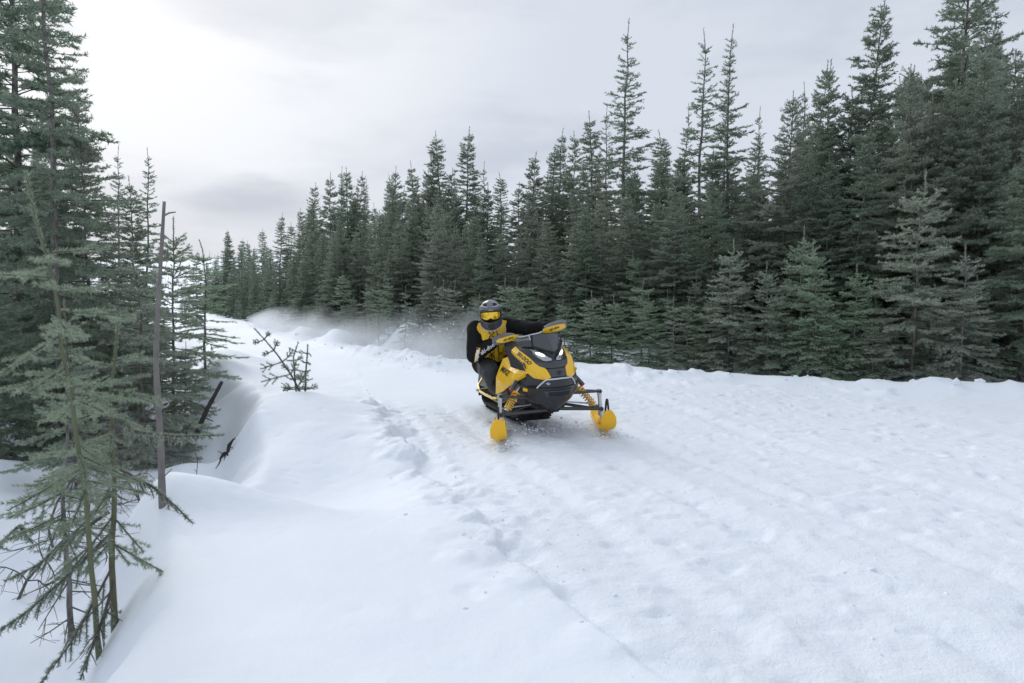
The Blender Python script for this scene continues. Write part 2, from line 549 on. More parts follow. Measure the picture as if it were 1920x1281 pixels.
def conifer(seed, H, RAD, whorl=0.2, nb=6, power=0.8, base=0.05, leader=0.35, e_top=50, e_bot=-8, droop=18,
            lat_sp=0.055, lat_f=0.42, sec=True, dens=60, nl=0.026, nw=0.0055, gap=0.0, irr=0.35, trunk_r=None, lean=0.0,
            shell=0.0, dead_low=0.0, up_tip=20):
    """one spruce: returns (trunk mesh, crown mesh)"""
    rng = np.random.default_rng(seed)
    tr_r = trunk_r or 0.0062 * H + 0.006
    # trunk line with a faint sweep
    kz = np.linspace(0, 1, 14)
    sway = np.cumsum(rng.standard_normal((14, 2)) * 0.006 * H, 0) * kz[:, None] ** 0.5
    sway[:, 0] += lean * H * kz ** 1.3
    tp = np.stack([sway[:, 0], sway[:, 1], kz * H], -1)
    trr = tr_r * (1 - kz) ** 0.85 + 0.0035
    trr[0] *= 1.25

    def axis_at(z):
        return np.array([np.interp(z, tp[:, 2], tp[:, 0]), np.interp(z, tp[:, 2], tp[:, 1]), z])
    paths, rads, S0, S1, shoots_d = [], [], [], [], []
    z = base * H
    zs = []
    while z < H - leader:
        zs.append(z)
        z += whorl * (0.75 + 0.5 * rng.random()) * (0.75 + 0.5 * (1 - z / H))
    zs.append(H - leader)
    wood_paths, wood_r = [], []
    az0 = rng.random() * 6.28
    for zi, z in enumerate(zs):
        t_ = (z - base * H) / (H - base * H)
        prof = max(1 - z / H, 0.0) ** power
        if t_ < 0.12:
            prof *= 0.75 + 2.0 * t_
        n = nb + rng.integers(-1, 2)
        az0 += 2.4
        side_gap = rng.random(n) < gap * (0.4 + 0.9 * t_)
        for k in range(n):
            if side_gap[k]:
                continue
            az = az0 + k * 2 * math.pi / n + 0.35 * rng.standard_normal()
            Lb = RAD * prof * (1 - irr + 1.2 * irr * rng.random()) + 0.05
            if rng.random() < 0.12:
                Lb *= 1.22
            zz = z + 0.3 * whorl * rng.standard_normal()
            zz = min(max(zz, 0.02), H - leader * 0.6)
            e0 = R(e_bot + (e_top - e_bot) * t_ ** 1.6 + 7 * rng.standard_normal())
            ns = max(4, int(Lb / 0.10))
            ss = np.linspace(0, 1, ns + 1)
            el = e0 - R(droop) * np.sin(ss * math.pi * 0.75) + R(up_tip) * ss ** 2.5
            st = np.diff(ss) * Lb
            elm = 0.5 * (el[1:] + el[:-1])
            azw = az + 0.12 * rng.standard_normal() * ss[1:]
            dv = np.stack([np.cos(elm) * np.cos(azw), np.cos(elm) * np.sin(azw), np.sin(elm)], -1)
            P = np.concatenate([[[0, 0, 0]], np.cumsum(dv * st[:, None], 0)]) + axis_at(zz)
            r0 = 0.0028 + 0.0085 * Lb
            wood_paths.append(P[::2] if ns % 2 == 0 else np.concatenate([P[::2], P[-1:]]))
            wood_r.append(np.linspace(r0, 0.002, len(wood_paths[-1])))
            if dead_low and t_ < dead_low and rng.random() < 0.8:
                # bare lower branch with thin side twigs
                for s_ in np.arange(0.3, 0.95, 0.12):
                    p = P[int(s_ * ns)]
                    d_ = unit(dv[min(int(s_ * ns), ns - 1)] + 0.9 * rng.standard_normal(3))
                    wood_paths.append(np.stack([p, p + d_ * 0.1 * (0.5 + rng.random())]))
                    wood_r.append(np.array([0.002, 0.0012]))
                continue
            # needles along the outer branch
            k0 = int(ns * (0.15 + shell * 0.5))
            S0.append(P[k0:-1])
            S1.append(P[k0 + 1:])
            # side shoots in the plane of the branch
            nlat = int(Lb * (1 - 0.12) / lat_sp)
            if nlat < 1:
                continue
            sl = 0.12 + shell * 0.35 + (0.86 - shell * 0.35) * (np.arange(nlat) + rng.random(nlat) * 0.7) / nlat
            sl = np.repeat(np.clip(sl, 0, 0.985), 2)
            sg = np.tile([1.0, -1.0], nlat)
            q = sl * ns
            qi = np.minimum(q.astype(int), ns - 1)
            Pl = P[qi] + (P[qi + 1] - P[qi]) * (q - qi)[:, None]
            Tl = dv[qi]
            side = unit(np.cross(Tl, np.array([[0, 0, 1.0]]))) * sg[:, None]
            ll = (lat_f * Lb * (1 - sl) ** 0.8 * (0.3 + 0.7 * np.minimum(1, sl * 3)) + 0.045) * (0.55 + 0.75 * rng.random(len(sl)))
            keep = rng.random(len(sl)) < 0.9
            Pl, Tl, side, ll = Pl[keep], Tl[keep], side[keep], ll[keep]
            m_ = len(ll)
            if m_ == 0:
                continue
            sp_ = R(52) + 0.2 * rng.standard_normal(m_)
            dl = unit(Tl * np.cos(sp_)[:, None] + side * np.sin(sp_)[:, None] + np.array([[0, 0, -0.12]]) + 0.16 * rng.standard_normal((m_, 3)))
            mid = Pl + dl * (ll * 0.55)[:, None]
            dl2 = unit(dl + 0.25 * Tl + np.array([[0, 0, 0.10]]))
            end = mid + dl2 * (ll * 0.45)[:, None]
            S0 += [Pl, mid]
            S1 += [mid, end]
            if sec:
                big_ = np.where(ll > 0.12)[0]
                for side2 in (1.0, -1.0):
                    cnt = np.maximum(1, (ll[big_] / 0.075).astype(int))
                    ix = np.repeat(big_, cnt)
                    if len(ix) == 0:
                        continue
                    s2 = 0.15 + 0.75 * rng.random(len(ix))
                    p = Pl[ix] + (end[ix] - Pl[ix]) * s2[:, None]
                    sd2 = unit(np.cross(dl[ix], np.array([[0, 0, 1.0]]))) * side2
                    l2 = (0.38 * ll[ix] * (1 - s2) + 0.03) * (0.6 + 0.7 * rng.random(len(ix)))
                    d2 = unit(dl[ix] * 0.75 + sd2 * 0.75 + np.array([[0, 0, -0.05]]) + 0.15 * rng.standard_normal((len(ix), 3)))
                    S0.append(p)
                    S1.append(p + d2 * l2[:, None])
    # leader
    lz = np.linspace(H - leader * 1.15, H, 6)
    lp = np.stack([axis_at(q_) for q_ in lz])
    S0.append(lp[:-1])
    S1.append(lp[1:])
    P0, P1 = np.concatenate(S0), np.concatenate(S1)
    nv = needles(rng, P0, P1, dens, nl, nw)
    wv, wf = tubes(wood_paths, wood_r, 3)
    tvs, tfs = tubes([tp], [trr], 8)
    trunk = mesh_np('trunk', tvs, tfs, 4, (m_bark,), None, True)
    # crown: wood quads are split to triangles so that one mesh holds both
    wq = wf.reshape(-1, 4)
    wt = np.concatenate([wq[:, [0, 1, 2]], wq[:, [0, 2, 3]]]).reshape(-1)
    nt_ = np.arange(len(nv)) + len(wv)
    mi = np.concatenate([np.ones(len(wt) // 3, int), np.zeros(len(nv) // 3, int)])
    crown = mesh_np('crown', np.concatenate([wv, nv]), np.concatenate([wt, nt_]), 3, (m_needle, m_twig), mi, False)
    return trunk, crown


PROTO = {}


def proto(key, *a, **kw):
    PROTO[key] = [conifer(s, *a, **kw) + (a[0],) for s in kw.pop('seeds')]


def make_protos():
    def P(key, seeds, H, RAD, **kw):
        PROTO[key] = [conifer(s, H, RAD, **kw) + (H,) for s in seeds]
    P('dense', (11, 12, 13), 7.0, 1.55, whorl=0.22, nb=7, power=0.76, leader=0.42, dens=125, nl=0.050, nw=0.019, lat_sp=0.125, lat_f=0.42, shell=0.36, irr=0.45)
    P('spire', (21, 22), 7.0, 1.00, whorl=0.185, nb=7, power=0.64, leader=0.45, dens=125, nl=0.046, nw=0.018, lat_sp=0.105, e_top=42, e_bot=-18, shell=0.30, irr=0.45)
    P('open', (31, 32, 33), 8.0, 1.58, whorl=0.26, nb=6, power=0.95, leader=0.5, dens=150, nl=0.042, nw=0.014, lat_sp=0.11, gap=0.13, irr=0.55, e_bot=-14, shell=0.15)
    P('full', (41, 42), 6.0, 1.80, whorl=0.225, nb=8, power=0.82, leader=0.4, dens=145, nl=0.044, nw=0.015, lat_sp=0.125, shell=0.42, irr=0.5)
    P('young', (51, 52, 53), 3.0, 0.92, whorl=0.20, nb=6, power=0.75, leader=0.42, dens=300, nl=0.033, nw=0.0105, lat_sp=0.105, sec=True, irr=0.45, base=0.03, trunk_r=0.02, shell=0.12)
    P('wispy', (61, 62), 3.0, 0.70, whorl=0.19, nb=5, power=0.7, leader=0.5, dens=320, nl=0.030, nw=0.009, lat_sp=0.085, sec=False, gap=0.08, irr=0.5, base=0.05, trunk_r=0.017)
    for key in ('young', 'wispy'):
        for tm, cm, H in PROTO[key]:
            cm.materials[0] = m_needle_young


make_protos()

GROUPS = {}


def tree(name, kind, px, py, Y, label, var=0, wid=1.0, group=None, rot=None, X=None, zoff=-0.06, top=None):
    """stand a spruce so that its tip shows at a place in the photograph, at depth Y"""
    p = at(px, py, Y)
    x = p.x if X is None else X
    z0 = gz(x, Y) + zoff
    tm, cm, H = PROTO[kind][var % len(PROTO[kind])]
    h = (p.z if top is None else top) - z0
    s = h / H
    o = empty(name, (x, Y, z0))
    o.rotation_euler = (0, 0, (px * 12.9898 + py * 78.233) % 6.283 if rot is None else rot)
    sx = s ** 0.75 * wid if kind not in ('young', 'wispy') else s ** 0.85 * wid
    o.scale = (sx, sx, s)
    link('trunk', tm, o)
    link('crown', cm, o)
    tag(o, label, 'tree', group)
    return o

# ---------------------------------------------------------------- the wood along the right side of the trail
# (name, kind, variant, tip x, tip y, depth, width, label)
FRONT = [
    # young trees right behind the snow bank, from the machine to the right edge
    ('spruce_sapling', 'young', 0, 1107, 545, 12.6, 1.25, 'grey green young spruce just right of the raised hand guard'),
    ('spruce_sapling', 'young', 1, 1190, 468, 13.4, 0.95, 'dark young spruce rising behind the bright green sapling right of the snowmobile'),
    ('spruce_sapling', 'wispy', 0, 1204, 520, 12.2, 1.5, 'bright green slender sapling on the bank right of the snowmobile'),
    ('spruce_sapling', 'wispy', 1, 1247, 543, 12.3, 1.0, 'thin crooked sapling with sparse twigs between two fuller saplings'),
    ('spruce_sapling', 'young', 2, 1304, 512, 12.6, 0.8, 'narrow young spruce with droopy tip left of the tall pale sapling'),
    ('spruce_sapling', 'wispy', 0, 1290, 556, 11.7, 1.25, 'short green sapling in front of the droopy tipped young spruce'),
    ('spruce_sapling', 'young', 0, 1368, 448, 11.5, 1.05, 'pale grey green young spruce with a long bare leader at mid right'),
    ('spruce_sapling', 'young', 1, 1441, 490, 11.1, 0.95, 'young spruce with a bare spike top right of the pale long leader one'),
    ('spruce_sapling', 'young', 2, 1503, 424, 11.0, 0.95, 'fresh green young spruce, left one of the close pair at mid right'),
    ('spruce_sapling', 'young', 0, 1532, 449, 10.6, 0.85, 'young spruce with visible pale trunk, right one of the close pair'),
    ('spruce_sapling', 'young', 1, 1606, 495, 10.4, 0.95, 'bent young spruce with hanging branches left of the pale trunked tree'),
    ('spruce_sapling', 'young', 2, 1640, 600, 10.2, 1.3, 'low bushy spruce at the foot of the pale trunked tree'),
    ('spruce_tree', 'young', 0, 1722, 322, 10.3, 1.15, 'pale trunked young spruce with tiered branches standing at the right'),
    ('spruce_sapling', 'young', 1, 1810, 460, 9.75, 1.0, 'young spruce with a thick bare leader and open snow at its foot'),
    ('spruce_tree', 'full', 0, 1935, 215, 10.3, 0.95, 'full green spruce cut by the right edge of the picture'),
    # the taller trees behind them
    ('spruce_tree', 'full', 1, 1724, 118, 12.2, 0.85, 'grey green spruce with a spiky top behind the pale trunked tree'),
    ('spruce_tree', 'full', 0, 1815, -150, 13.2, 1.12, 'huge dense spruce at the right whose top leaves the picture'),
    ('spruce_tree', 'dense', 0, 1640, -12, 14.0, 1.0, 'tall spruce with yellowish ragged top left of the huge dense one'),
    ('spruce_tree', 'dense', 1, 1566, 112, 14.6, 0.85, 'spruce with a needle thin tip, right one of the pair left of the ragged top'),
    ('spruce_tree', 'dense', 2, 1537, 122, 15.5, 0.8, 'dark spruce, left one of the pair left of the ragged topped spruce'),
    ('spruce_tree', 'open', 1, 1508, 152, 17.0, 0.8, 'thin grey spruce standing back between two darker spruces at the right'),
    ('spruce_tree', 'full', 1, 1474, 172, 13.4, 0.9, 'broad spruce with a long bare spike right of the three open topped spruces'),
    ('spruce_tree', 'open', 2, 1426, 198, 17.5, 0.8, 'grey spruce with thin double tip between the open topped one and the broad spike'),
    ('spruce_tree', 'open', 0, 1381, 36, 15.6, 0.95, 'tall open topped spruce, rightmost of the three rising highest at centre right'),
    ('spruce_tree', 'open', 2, 1361, 125, 18.0, 0.7, 'thin open spruce close behind the rightmost high open topped spruce'),
    ('spruce_tree', 'open', 1, 1316, 52, 15.2, 1.0, 'tall open topped spruce, middle one of the three rising highest at centre right'),
    ('spruce_tree', 'open', 0, 1276, 195, 17.5, 0.8, 'spruce with a bare spike just left of the middle open topped spruce'),
    ('spruce_tree', 'spire', 1, 1247, 240, 20.0, 1.1, 'small distant spruce tip in the gap right of the tallest open topped spruce'),
    ('spruce_tree', 'spire', 0, 1232, 265, 19.0, 1.1, 'brownish small spruce tip in the gap beside the tallest open topped spruce'),
    ('spruce_tree', 'open', 2, 1172, 36, 16.0, 1.08, 'tallest open topped spruce right of centre with long level branches'),
    ('spruce_tree', 'open', 1, 1139, 195, 18.0, 0.8, 'grey spruce half hidden behind the left side of the tallest open topped spruce'),
    ('spruce_tree', 'spire', 0, 1118, 203, 19.0, 1.04, 'dark narrow column shaped spruce left of the tallest open topped spruce'),
    ('spruce_tree', 'dense', 1, 1097, 425, 14.6, 0.85, 'grey brown spruce standing over the raised hand guard'),
    ('spruce_tree', 'spire', 1, 1092, 305, 17.6, 0.7, 'thin spruce with a bare spike left of the dark column shaped one'),
    ('spruce_tree', 'dense', 2, 1058, 243, 21.5, 0.92, 'broad spruce, right one of the three close tips right of the rider'),
    ('spruce_tree', 'spire', 0, 1043, 238, 22.5, 0.92, 'thin spruce, middle one of the three close tips right of the rider'),
    ('spruce_tree', 'spire', 1, 1027, 270, 21.0, 0.98, 'spruce, left one of the three close tips right of the rider'),
    ('spruce_tree', 'dense', 0, 993, 284, 20.5, 1.04, 'spruce with a broad feathered top above and right of the rider'),
    ('spruce_tree', 'spire', 1, 942, 321, 24.0, 1.04, 'small dark spruce tip alone in the gap above the rider'),
    ('spruce_tree', 'open', 1, 907, 303, 21.5, 0.85, 'thin grey tipped spruce right of the dark narrow spire'),
    ('spruce_tree', 'spire', 0, 870, 233, 22.0, 1.04, 'tallest dark narrow spire left of the rider'),
    ('spruce_tree', 'spire', 1, 833, 247, 25.0, 1.16, 'blunt topped dark spruce left of the tallest narrow spire'),
    ('spruce_tree', 'dense', 2, 793, 278, 25.0, 0.85, 'spruce, right one of the twin tips left of the blunt topped spruce'),
    ('spruce_tree', 'spire', 0, 781, 300, 26.0, 0.98, 'spruce, left one of the twin tips left of the blunt topped spruce'),
    ('spruce_tree', 'young', 1, 842, 455, 16.6, 0.95, 'small spruce with a pale leader left of the rider'),
    ('spruce_tree', 'dense', 0, 912, 452, 16.8, 0.8, 'light green spruce directly behind the rider'),
    ('spruce_sapling', 'young', 0, 1034, 472, 15.2, 0.95, 'small tiered spruce behind the windshield'),
    ('spruce_sapling', 'wispy', 1, 1010, 548, 14.6, 1.1, 'thin sapling between the helmet and the raised hand guard'),
    ('spruce_tree', 'dense', 1, 747, 312, 27.0, 0.92, 'pale brownish spruce left of the twin tips'),
    ('spruce_tree', 'spire', 1, 730, 326, 28.0, 0.85, 'thin dark spruce beside the pale brownish one'),
    ('spruce_tree', 'open', 0, 682, 333, 29.0, 0.92, 'spruce with bent side branches at the right end of the group of five tips'),
    ('spruce_tree', 'dense', 2, 668, 323, 30.0, 0.85, 'second spruce from the right in the group of five tips'),
    ('spruce_tree', 'dense', 0, 657, 313, 29.0, 0.92, 'tallest spruce in the middle of the group of five tips'),
    ('spruce_tree', 'open', 2, 639, 311, 31.0, 0.92, 'thin spruce second from the left in the group of five tips'),
    ('spruce_tree', 'dense', 1, 619, 325, 30.0, 0.92, 'leftmost spruce in the group of five tips'),
    ('spruce_tree', 'dense', 2, 593, 345, 32.0, 0.92, 'spruce with notched top just left of the group of five tips'),
    ('spruce_tree', 'spire', 0, 576, 374, 34.0, 1.04, 'dark spruce one step left of the notched top'),
    ('spruce_tree', 'dense', 0, 562, 390, 33.0, 0.92, 'dark spruce two steps left of the notched top'),
    ('spruce_tree', 'spire', 1, 542, 416, 38.0, 1.16, 'small pointed spruce between the knobbed spire and the dark pair'),
    ('spruce_tree', 'spire', 0, 521, 398, 38.0, 0.98, 'slim spire with a knobbed dark top standing alone on the left'),
    ('spruce_tree', 'spire', 1, 487, 428, 46.0, 1.04, 'thin dark spire left of the knobbed one'),
    ('spruce_tree', 'dense', 1, 461, 451, 52.0, 0.98, 'low distant spruce left of the thin dark spire'),
    ('spruce_tree', 'spire', 0, 449, 446, 56.0, 1.22, 'distant spruce, right one of the far three tips'),
    ('spruce_tree', 'dense', 2, 436, 430, 58.0, 0.85, 'distant spruce, middle one of the far three tips'),
    ('spruce_tree', 'spire', 1, 420, 436, 58.0, 1.28, 'distant spruce, left one of the far three tips'),
    ('spruce_tree', 'spire', 0, 401, 478, 66.0, 1.34, 'last small spruce at the far left end of the tree line'),
]
for i, (nm, kind, var, px, py, Y, w, lab) in enumerate(FRONT):
    tree(nm, kind, px, py, Y, lab, var, w, 'young spruces along the bank' if nm == 'spruce_sapling' else 'spruces of the tree line')

# the wood behind and between them: no single one can be told from its neighbours
SKY_X = [395, 436, 487, 542, 593, 657, 747, 800, 870, 942, 993, 1058, 1118, 1172, 1240, 1316, 1381, 1440, 1475, 1540, 1640, 1720, 1815, 1930]
SKY_Y = [495, 455, 452, 438, 380, 345, 350, 315, 315, 362, 322, 300, 300, 275, 285, 275, 275, 250, 225, 190, 130, 110, 20, 60]
rnd = random.Random(5)
EX = np.array(EDGE)


def edge_depth(px):
    """depth at which the line of sight crosses the bank"""
    u = (px - 960) / 1280
    f = EX[:, 0] - u * EX[:, 1]
    for k in range(len(f) - 1):
        if f[k] >= 0 > f[k + 1]:
            a = f[k] / (f[k] - f[k + 1])
            return float(EX[k, 1] + a * (EX[k + 1, 1] - EX[k, 1]))
    return 60.0


ZONES = [(470, 'dark spruce in the distant wood behind the far three tips'), (560, 'dark spruce in the wood behind the knobbed slim spire'), (700, 'dark spruce in the wood behind the group of five tips'),
         (830, 'dark spruce in the wood behind the twin tips left of the rider'), (960, 'dark spruce in the wood straight above and behind the rider'), (1090, 'dark spruce in the wood behind the three close tips right of the rider'),
         (1215, 'dark spruce in the wood around the tallest open topped spruce'), (1400, 'dark spruce in the wood behind the middle and right open topped spruces'), (1560, 'dark spruce in the wood behind the broad bare spiked spruce'),
         (1730, 'dark spruce in the shade behind the yellowish ragged topped spruce'), (9999, 'dark spruce in the shade under the huge dense spruce at the right')]


def zone(px):
    return [z_[1] for z_ in ZONES if px < z_[0]][0]


px = 398.0
kinds = ['dense', 'dense', 'spire', 'dense', 'full']
while px < 1990:
    e = edge_depth(px)
    for row, (a, b_) in enumerate(((1.22, 1.42), (1.5, 1.95), (1.7, 2.3))):
        Y = e * (a + (b_ - a) * rnd.random())
        if px > 1350 and row == 0:
            Y += 0.6
        top = np.interp(px, SKY_X, SKY_Y)
        py = top + (60 * rnd.random() if row else 40 + 80 * rnd.random()) * min(1.0, 16.0 / e)
        k = kinds[rnd.randrange(5)]
        if k == 'full' and e > 14:
            k = 'dense'
        tree('spruce_tree', k, px + rnd.uniform(-12, 12), py, Y, zone(px), rnd.randrange(3),
             rnd.uniform(0.85, 1.1) * (1.0 if px > 1000 else 0.9), zone(px).replace('dark spruce', 'spruces'))
    px += 14 + 16 * (px > 900) + 14 * (px > 1300) + 6 * rnd.random()

# small trees at the foot of the line, seen through the drifting snow
px = 432.0
while px < 1000:
    e = edge_depth(px)
    Y = e * 1.10 + rnd.random() * 1.2
    h = rnd.uniform(0.8, 1.9)
    x = (px - 960) / 1280 * Y
    tree('spruce_sapling', rnd.choice(['young', 'young', 'wispy']), px, 0, Y, 'knee to head high sapling on the far bank ' + ('in the distance' if px < 560 else 'behind the buried spruce tops' if px < 700 else 'in the snow dust beside the rider'), rnd.randrange(3), rnd.uniform(0.9, 1.3),
         'saplings on the far bank ' + ('in the distance' if px < 560 else 'left of centre' if px < 700 else 'beside the rider'), top=gz(x, Y) + h)
    px += 17 + 14 * rnd.random()
for px in (1060, 1085, 1130, 1152, 1225, 1265, 1330, 1345, 1405, 1420, 1475, 1560, 1578, 1660, 1690, 1765, 1860):
    Y = edge_depth(px) + 0.9 + 0.9 * rnd.random()
    x = (px - 960) / 1280 * Y
    tree('spruce_sapling', rnd.choice(['young', 'young', 'wispy']), px, 0, Y, 'low bushy sapling in the gaps of the front row right of the machine', rnd.randrange(3), rnd.uniform(1.0, 1.4),
         'low saplings in the gaps', top=gz(x, Y) + rnd.uniform(0.8, 1.6))

# the wood goes on past the right edge of the picture
for k in range(16):
    a = k / 15
    x, Y = 9.6 + 9.5 * a + rnd.uniform(-0.5, 0.5), 8.6 - 4.2 * a + rnd.uniform(0.0, 4.5)
    tree('spruce_tree', rnd.choice(['dense', 'full', 'dense', 'young']), 1900, 0, Y, 'spruce of the wood beyond the right edge of the picture', rnd.randrange(3), 1.0, 'spruces beyond the right edge', X=x, top=rnd.uniform(3.5, 8.0))

# ---------------------------------------------------------------- left of the trail
LEFT = [
    ('spruce_tree', 'open', 1, 78, -260, 7.6, 0.95, 'tall spruce with a straight bare trunk at the far left', None),
    ('spruce_tree', 'dense', 0, -10, -330, 9.0, 1.2, 'dense dark spruce cut by the upper left edge', None),
    ('spruce_tree', 'full', 0, 150, 180, 8.8, 0.85, 'spruce with sweeping branches right behind the bare trunked one', None),
    ('spruce_tree', 'full', 1, -20, 420, 6.8, 0.6, 'bushy spruce low at the left edge behind the nearest saplings', None),
    ('spruce_tree', 'open', 2, 217, 272, 12.5, 0.75, 'thin spruce tip, left one of the two rising against the bright sky at left', None),
    ('spruce_tree', 'open', 0, 260, 276, 12.0, 0.8, 'thin spruce tip, right one of the two rising against the bright sky at left', None),
    ('spruce_tree', 'dense', 1, 235, 330, 10.6, 0.8, 'dense spruce filling the left wood below the two thin tips', None),
    ('spruce_tree', 'young', 2, 315, 405, 8.6, 1.0, 'spruce with short stubby top branches just right of the dead pole', None),
    ('spruce_tree', 'young', 0, 262, 455, 7.6, 1.05, 'middle sized spruce just left of the dead pole', None),
    ('spruce_tree', 'wispy', 0, 380, 450, 10.2, 1.35, 'slender spruce with a bare thin trunk beside the open snow at left', None),
    ('spruce_sapling', 'young', 1, 345, 640, 8.2, 1.0, 'low green sapling at the foot of the stubby topped spruce', None),
    ('spruce_tree', 'dense', 2, 366, 470, 34.0, 0.8, 'small dark distant spruce seen past the slender bare trunked one', None),
    ('spruce_tree', 'spire', 1, 345, 520, 42.0, 1.2, 'faint far spruce beside the distant snowy hillside', None),
    ('spruce_sapling', 'young', 2, 130, 560, 6.0, 0.9, 'low shaded sapling behind the nearest saplings at left', None),
    ('spruce_tree', 'dense', 0, 60, 330, 11.0, 0.9, 'shaded spruce deep in the left wood', None),
]
for (nm, kind, var, px, py, Y, w, lab, x) in LEFT:
    tree(nm, kind, px, py, Y, lab, var, w, 'trees left of the trail', X=x)
for k in range(16):
    Y = rnd.uniform(10, 26)
    px = rnd.uniform(-260, 250) if Y < 18 else rnd.uniform(-150, 330)
    tree('spruce_tree', rnd.choice(['dense', 'spire', 'full']), px, rnd.uniform(200, 330) if px < 120 else rnd.uniform(430, 520), Y, 'dark spruce deep in the wood left of the trail', rnd.randrange(3), 0.85, 'spruces deep in the left wood')

# burnt trunks on the far hillside
rng = np.random.default_rng(9)
n = 2200
bx = rng.uniform(-420, 200, n)
by = rng.uniform(250, 560, n)
bz = hill_z(bx, by)
paths = [np.array([[x, y, z - 1], [x + rng.uniform(-.5, .5), y, z + h]]) for x, y, z, h in zip(bx, by, bz, rng.uniform(2.5, 6, n))]
V, F = tubes(paths, [np.array([0.14, 0.05])] * n, 3)
tag(link('far_wood', mesh_np('far_wood', V, F, 4, (m_twig,))), 'bare burnt trunks standing on the distant snowy hillside', 'wood', kind='stuff')

# ================================================================ THE SNOWMOBILE
m_yel = simple('yellow_plastic', (0.90, 0.53, 0.016), 0.30, var=0.06, scale=9, spec=0.5, coat=0.3)
m_yel_dull = simple('yellow_ski_plastic', (0.90, 0.50, 0.014), 0.45, var=0.07, scale=14, bump=0.15)
m_blk = simple('black_plastic', (0.030, 0.031, 0.034), 0.36, var=0.2, scale=20)
m_gry = simple('charcoal_plastic', (0.060, 0.062, 0.068), 0.42, var=0.15, scale=30, bump=0.1)
m_matte = simple('matte_black', (0.012, 0.012, 0.013), 0.7, var=0.3, scale=25)
m_rub = simple('track_rubber', (0.016, 0.016, 0.017), 0.8, var=0.4, scale=30, bump=0.4)
m_steel = simple('brushed_aluminium', (0.55, 0.56, 0.58), 0.38, metal=0.85, var=0.12, scale=40)
m_arm = simple('dark_steel_tube', (0.07, 0.073, 0.078), 0.42, metal=0.35, var=0.2, scale=30)
m_silver = simple('silver_paint', (0.62, 0.63, 0.65), 0.35, var=0.06, scale=30)
m_spring = simple('yellow_spring', (0.78, 0.42, 0.02), 0.35, var=0.1, scale=40)
m_red = simple('red_cap', (0.45, 0.03, 0.03), 0.4)
m_ink = simple('black_print', (0.010, 0.010, 0.011), 0.5)
m_white = simple('white_print', (0.78, 0.78, 0.78), 0.5)
m_smoke = simple('smoked_windshield', (0.055, 0.058, 0.066), 0.12, var=0.1, scale=6, spec=0.7)
m_defl = simple('grey_deflector', (0.16, 0.165, 0.17), 0.4, var=0.15, scale=12)
m_seat = simple('seat_vinyl', (0.018, 0.018, 0.019), 0.6, bump=0.3)
m_board = simple('snowy_running_board', (0.30, 0.26, 0.08), 0.6, var=0.4, scale=26, bump=0.4)
m_lens = simple('clear_lens', (0.42, 0.43, 0.45), 0.12, metal=0.6, var=0.35, scale=45, coat=0.8)
m_lamp, t, b = mat('lit_lamp')
b.inputs['Base Color'].default_value = (1, 1, 1, 1)
b.inputs['Emission Color'].default_value = (0.95, 0.97, 1.0, 1)
b.inputs['Emission Strength'].default_value = 2.5

SLED_LOC = (0.395, 6.78, 0.0)
SLED_YAW = R(20)
ROLL = R(-4)
RM = Matrix.Rotation(ROLL, 4, 'Y')


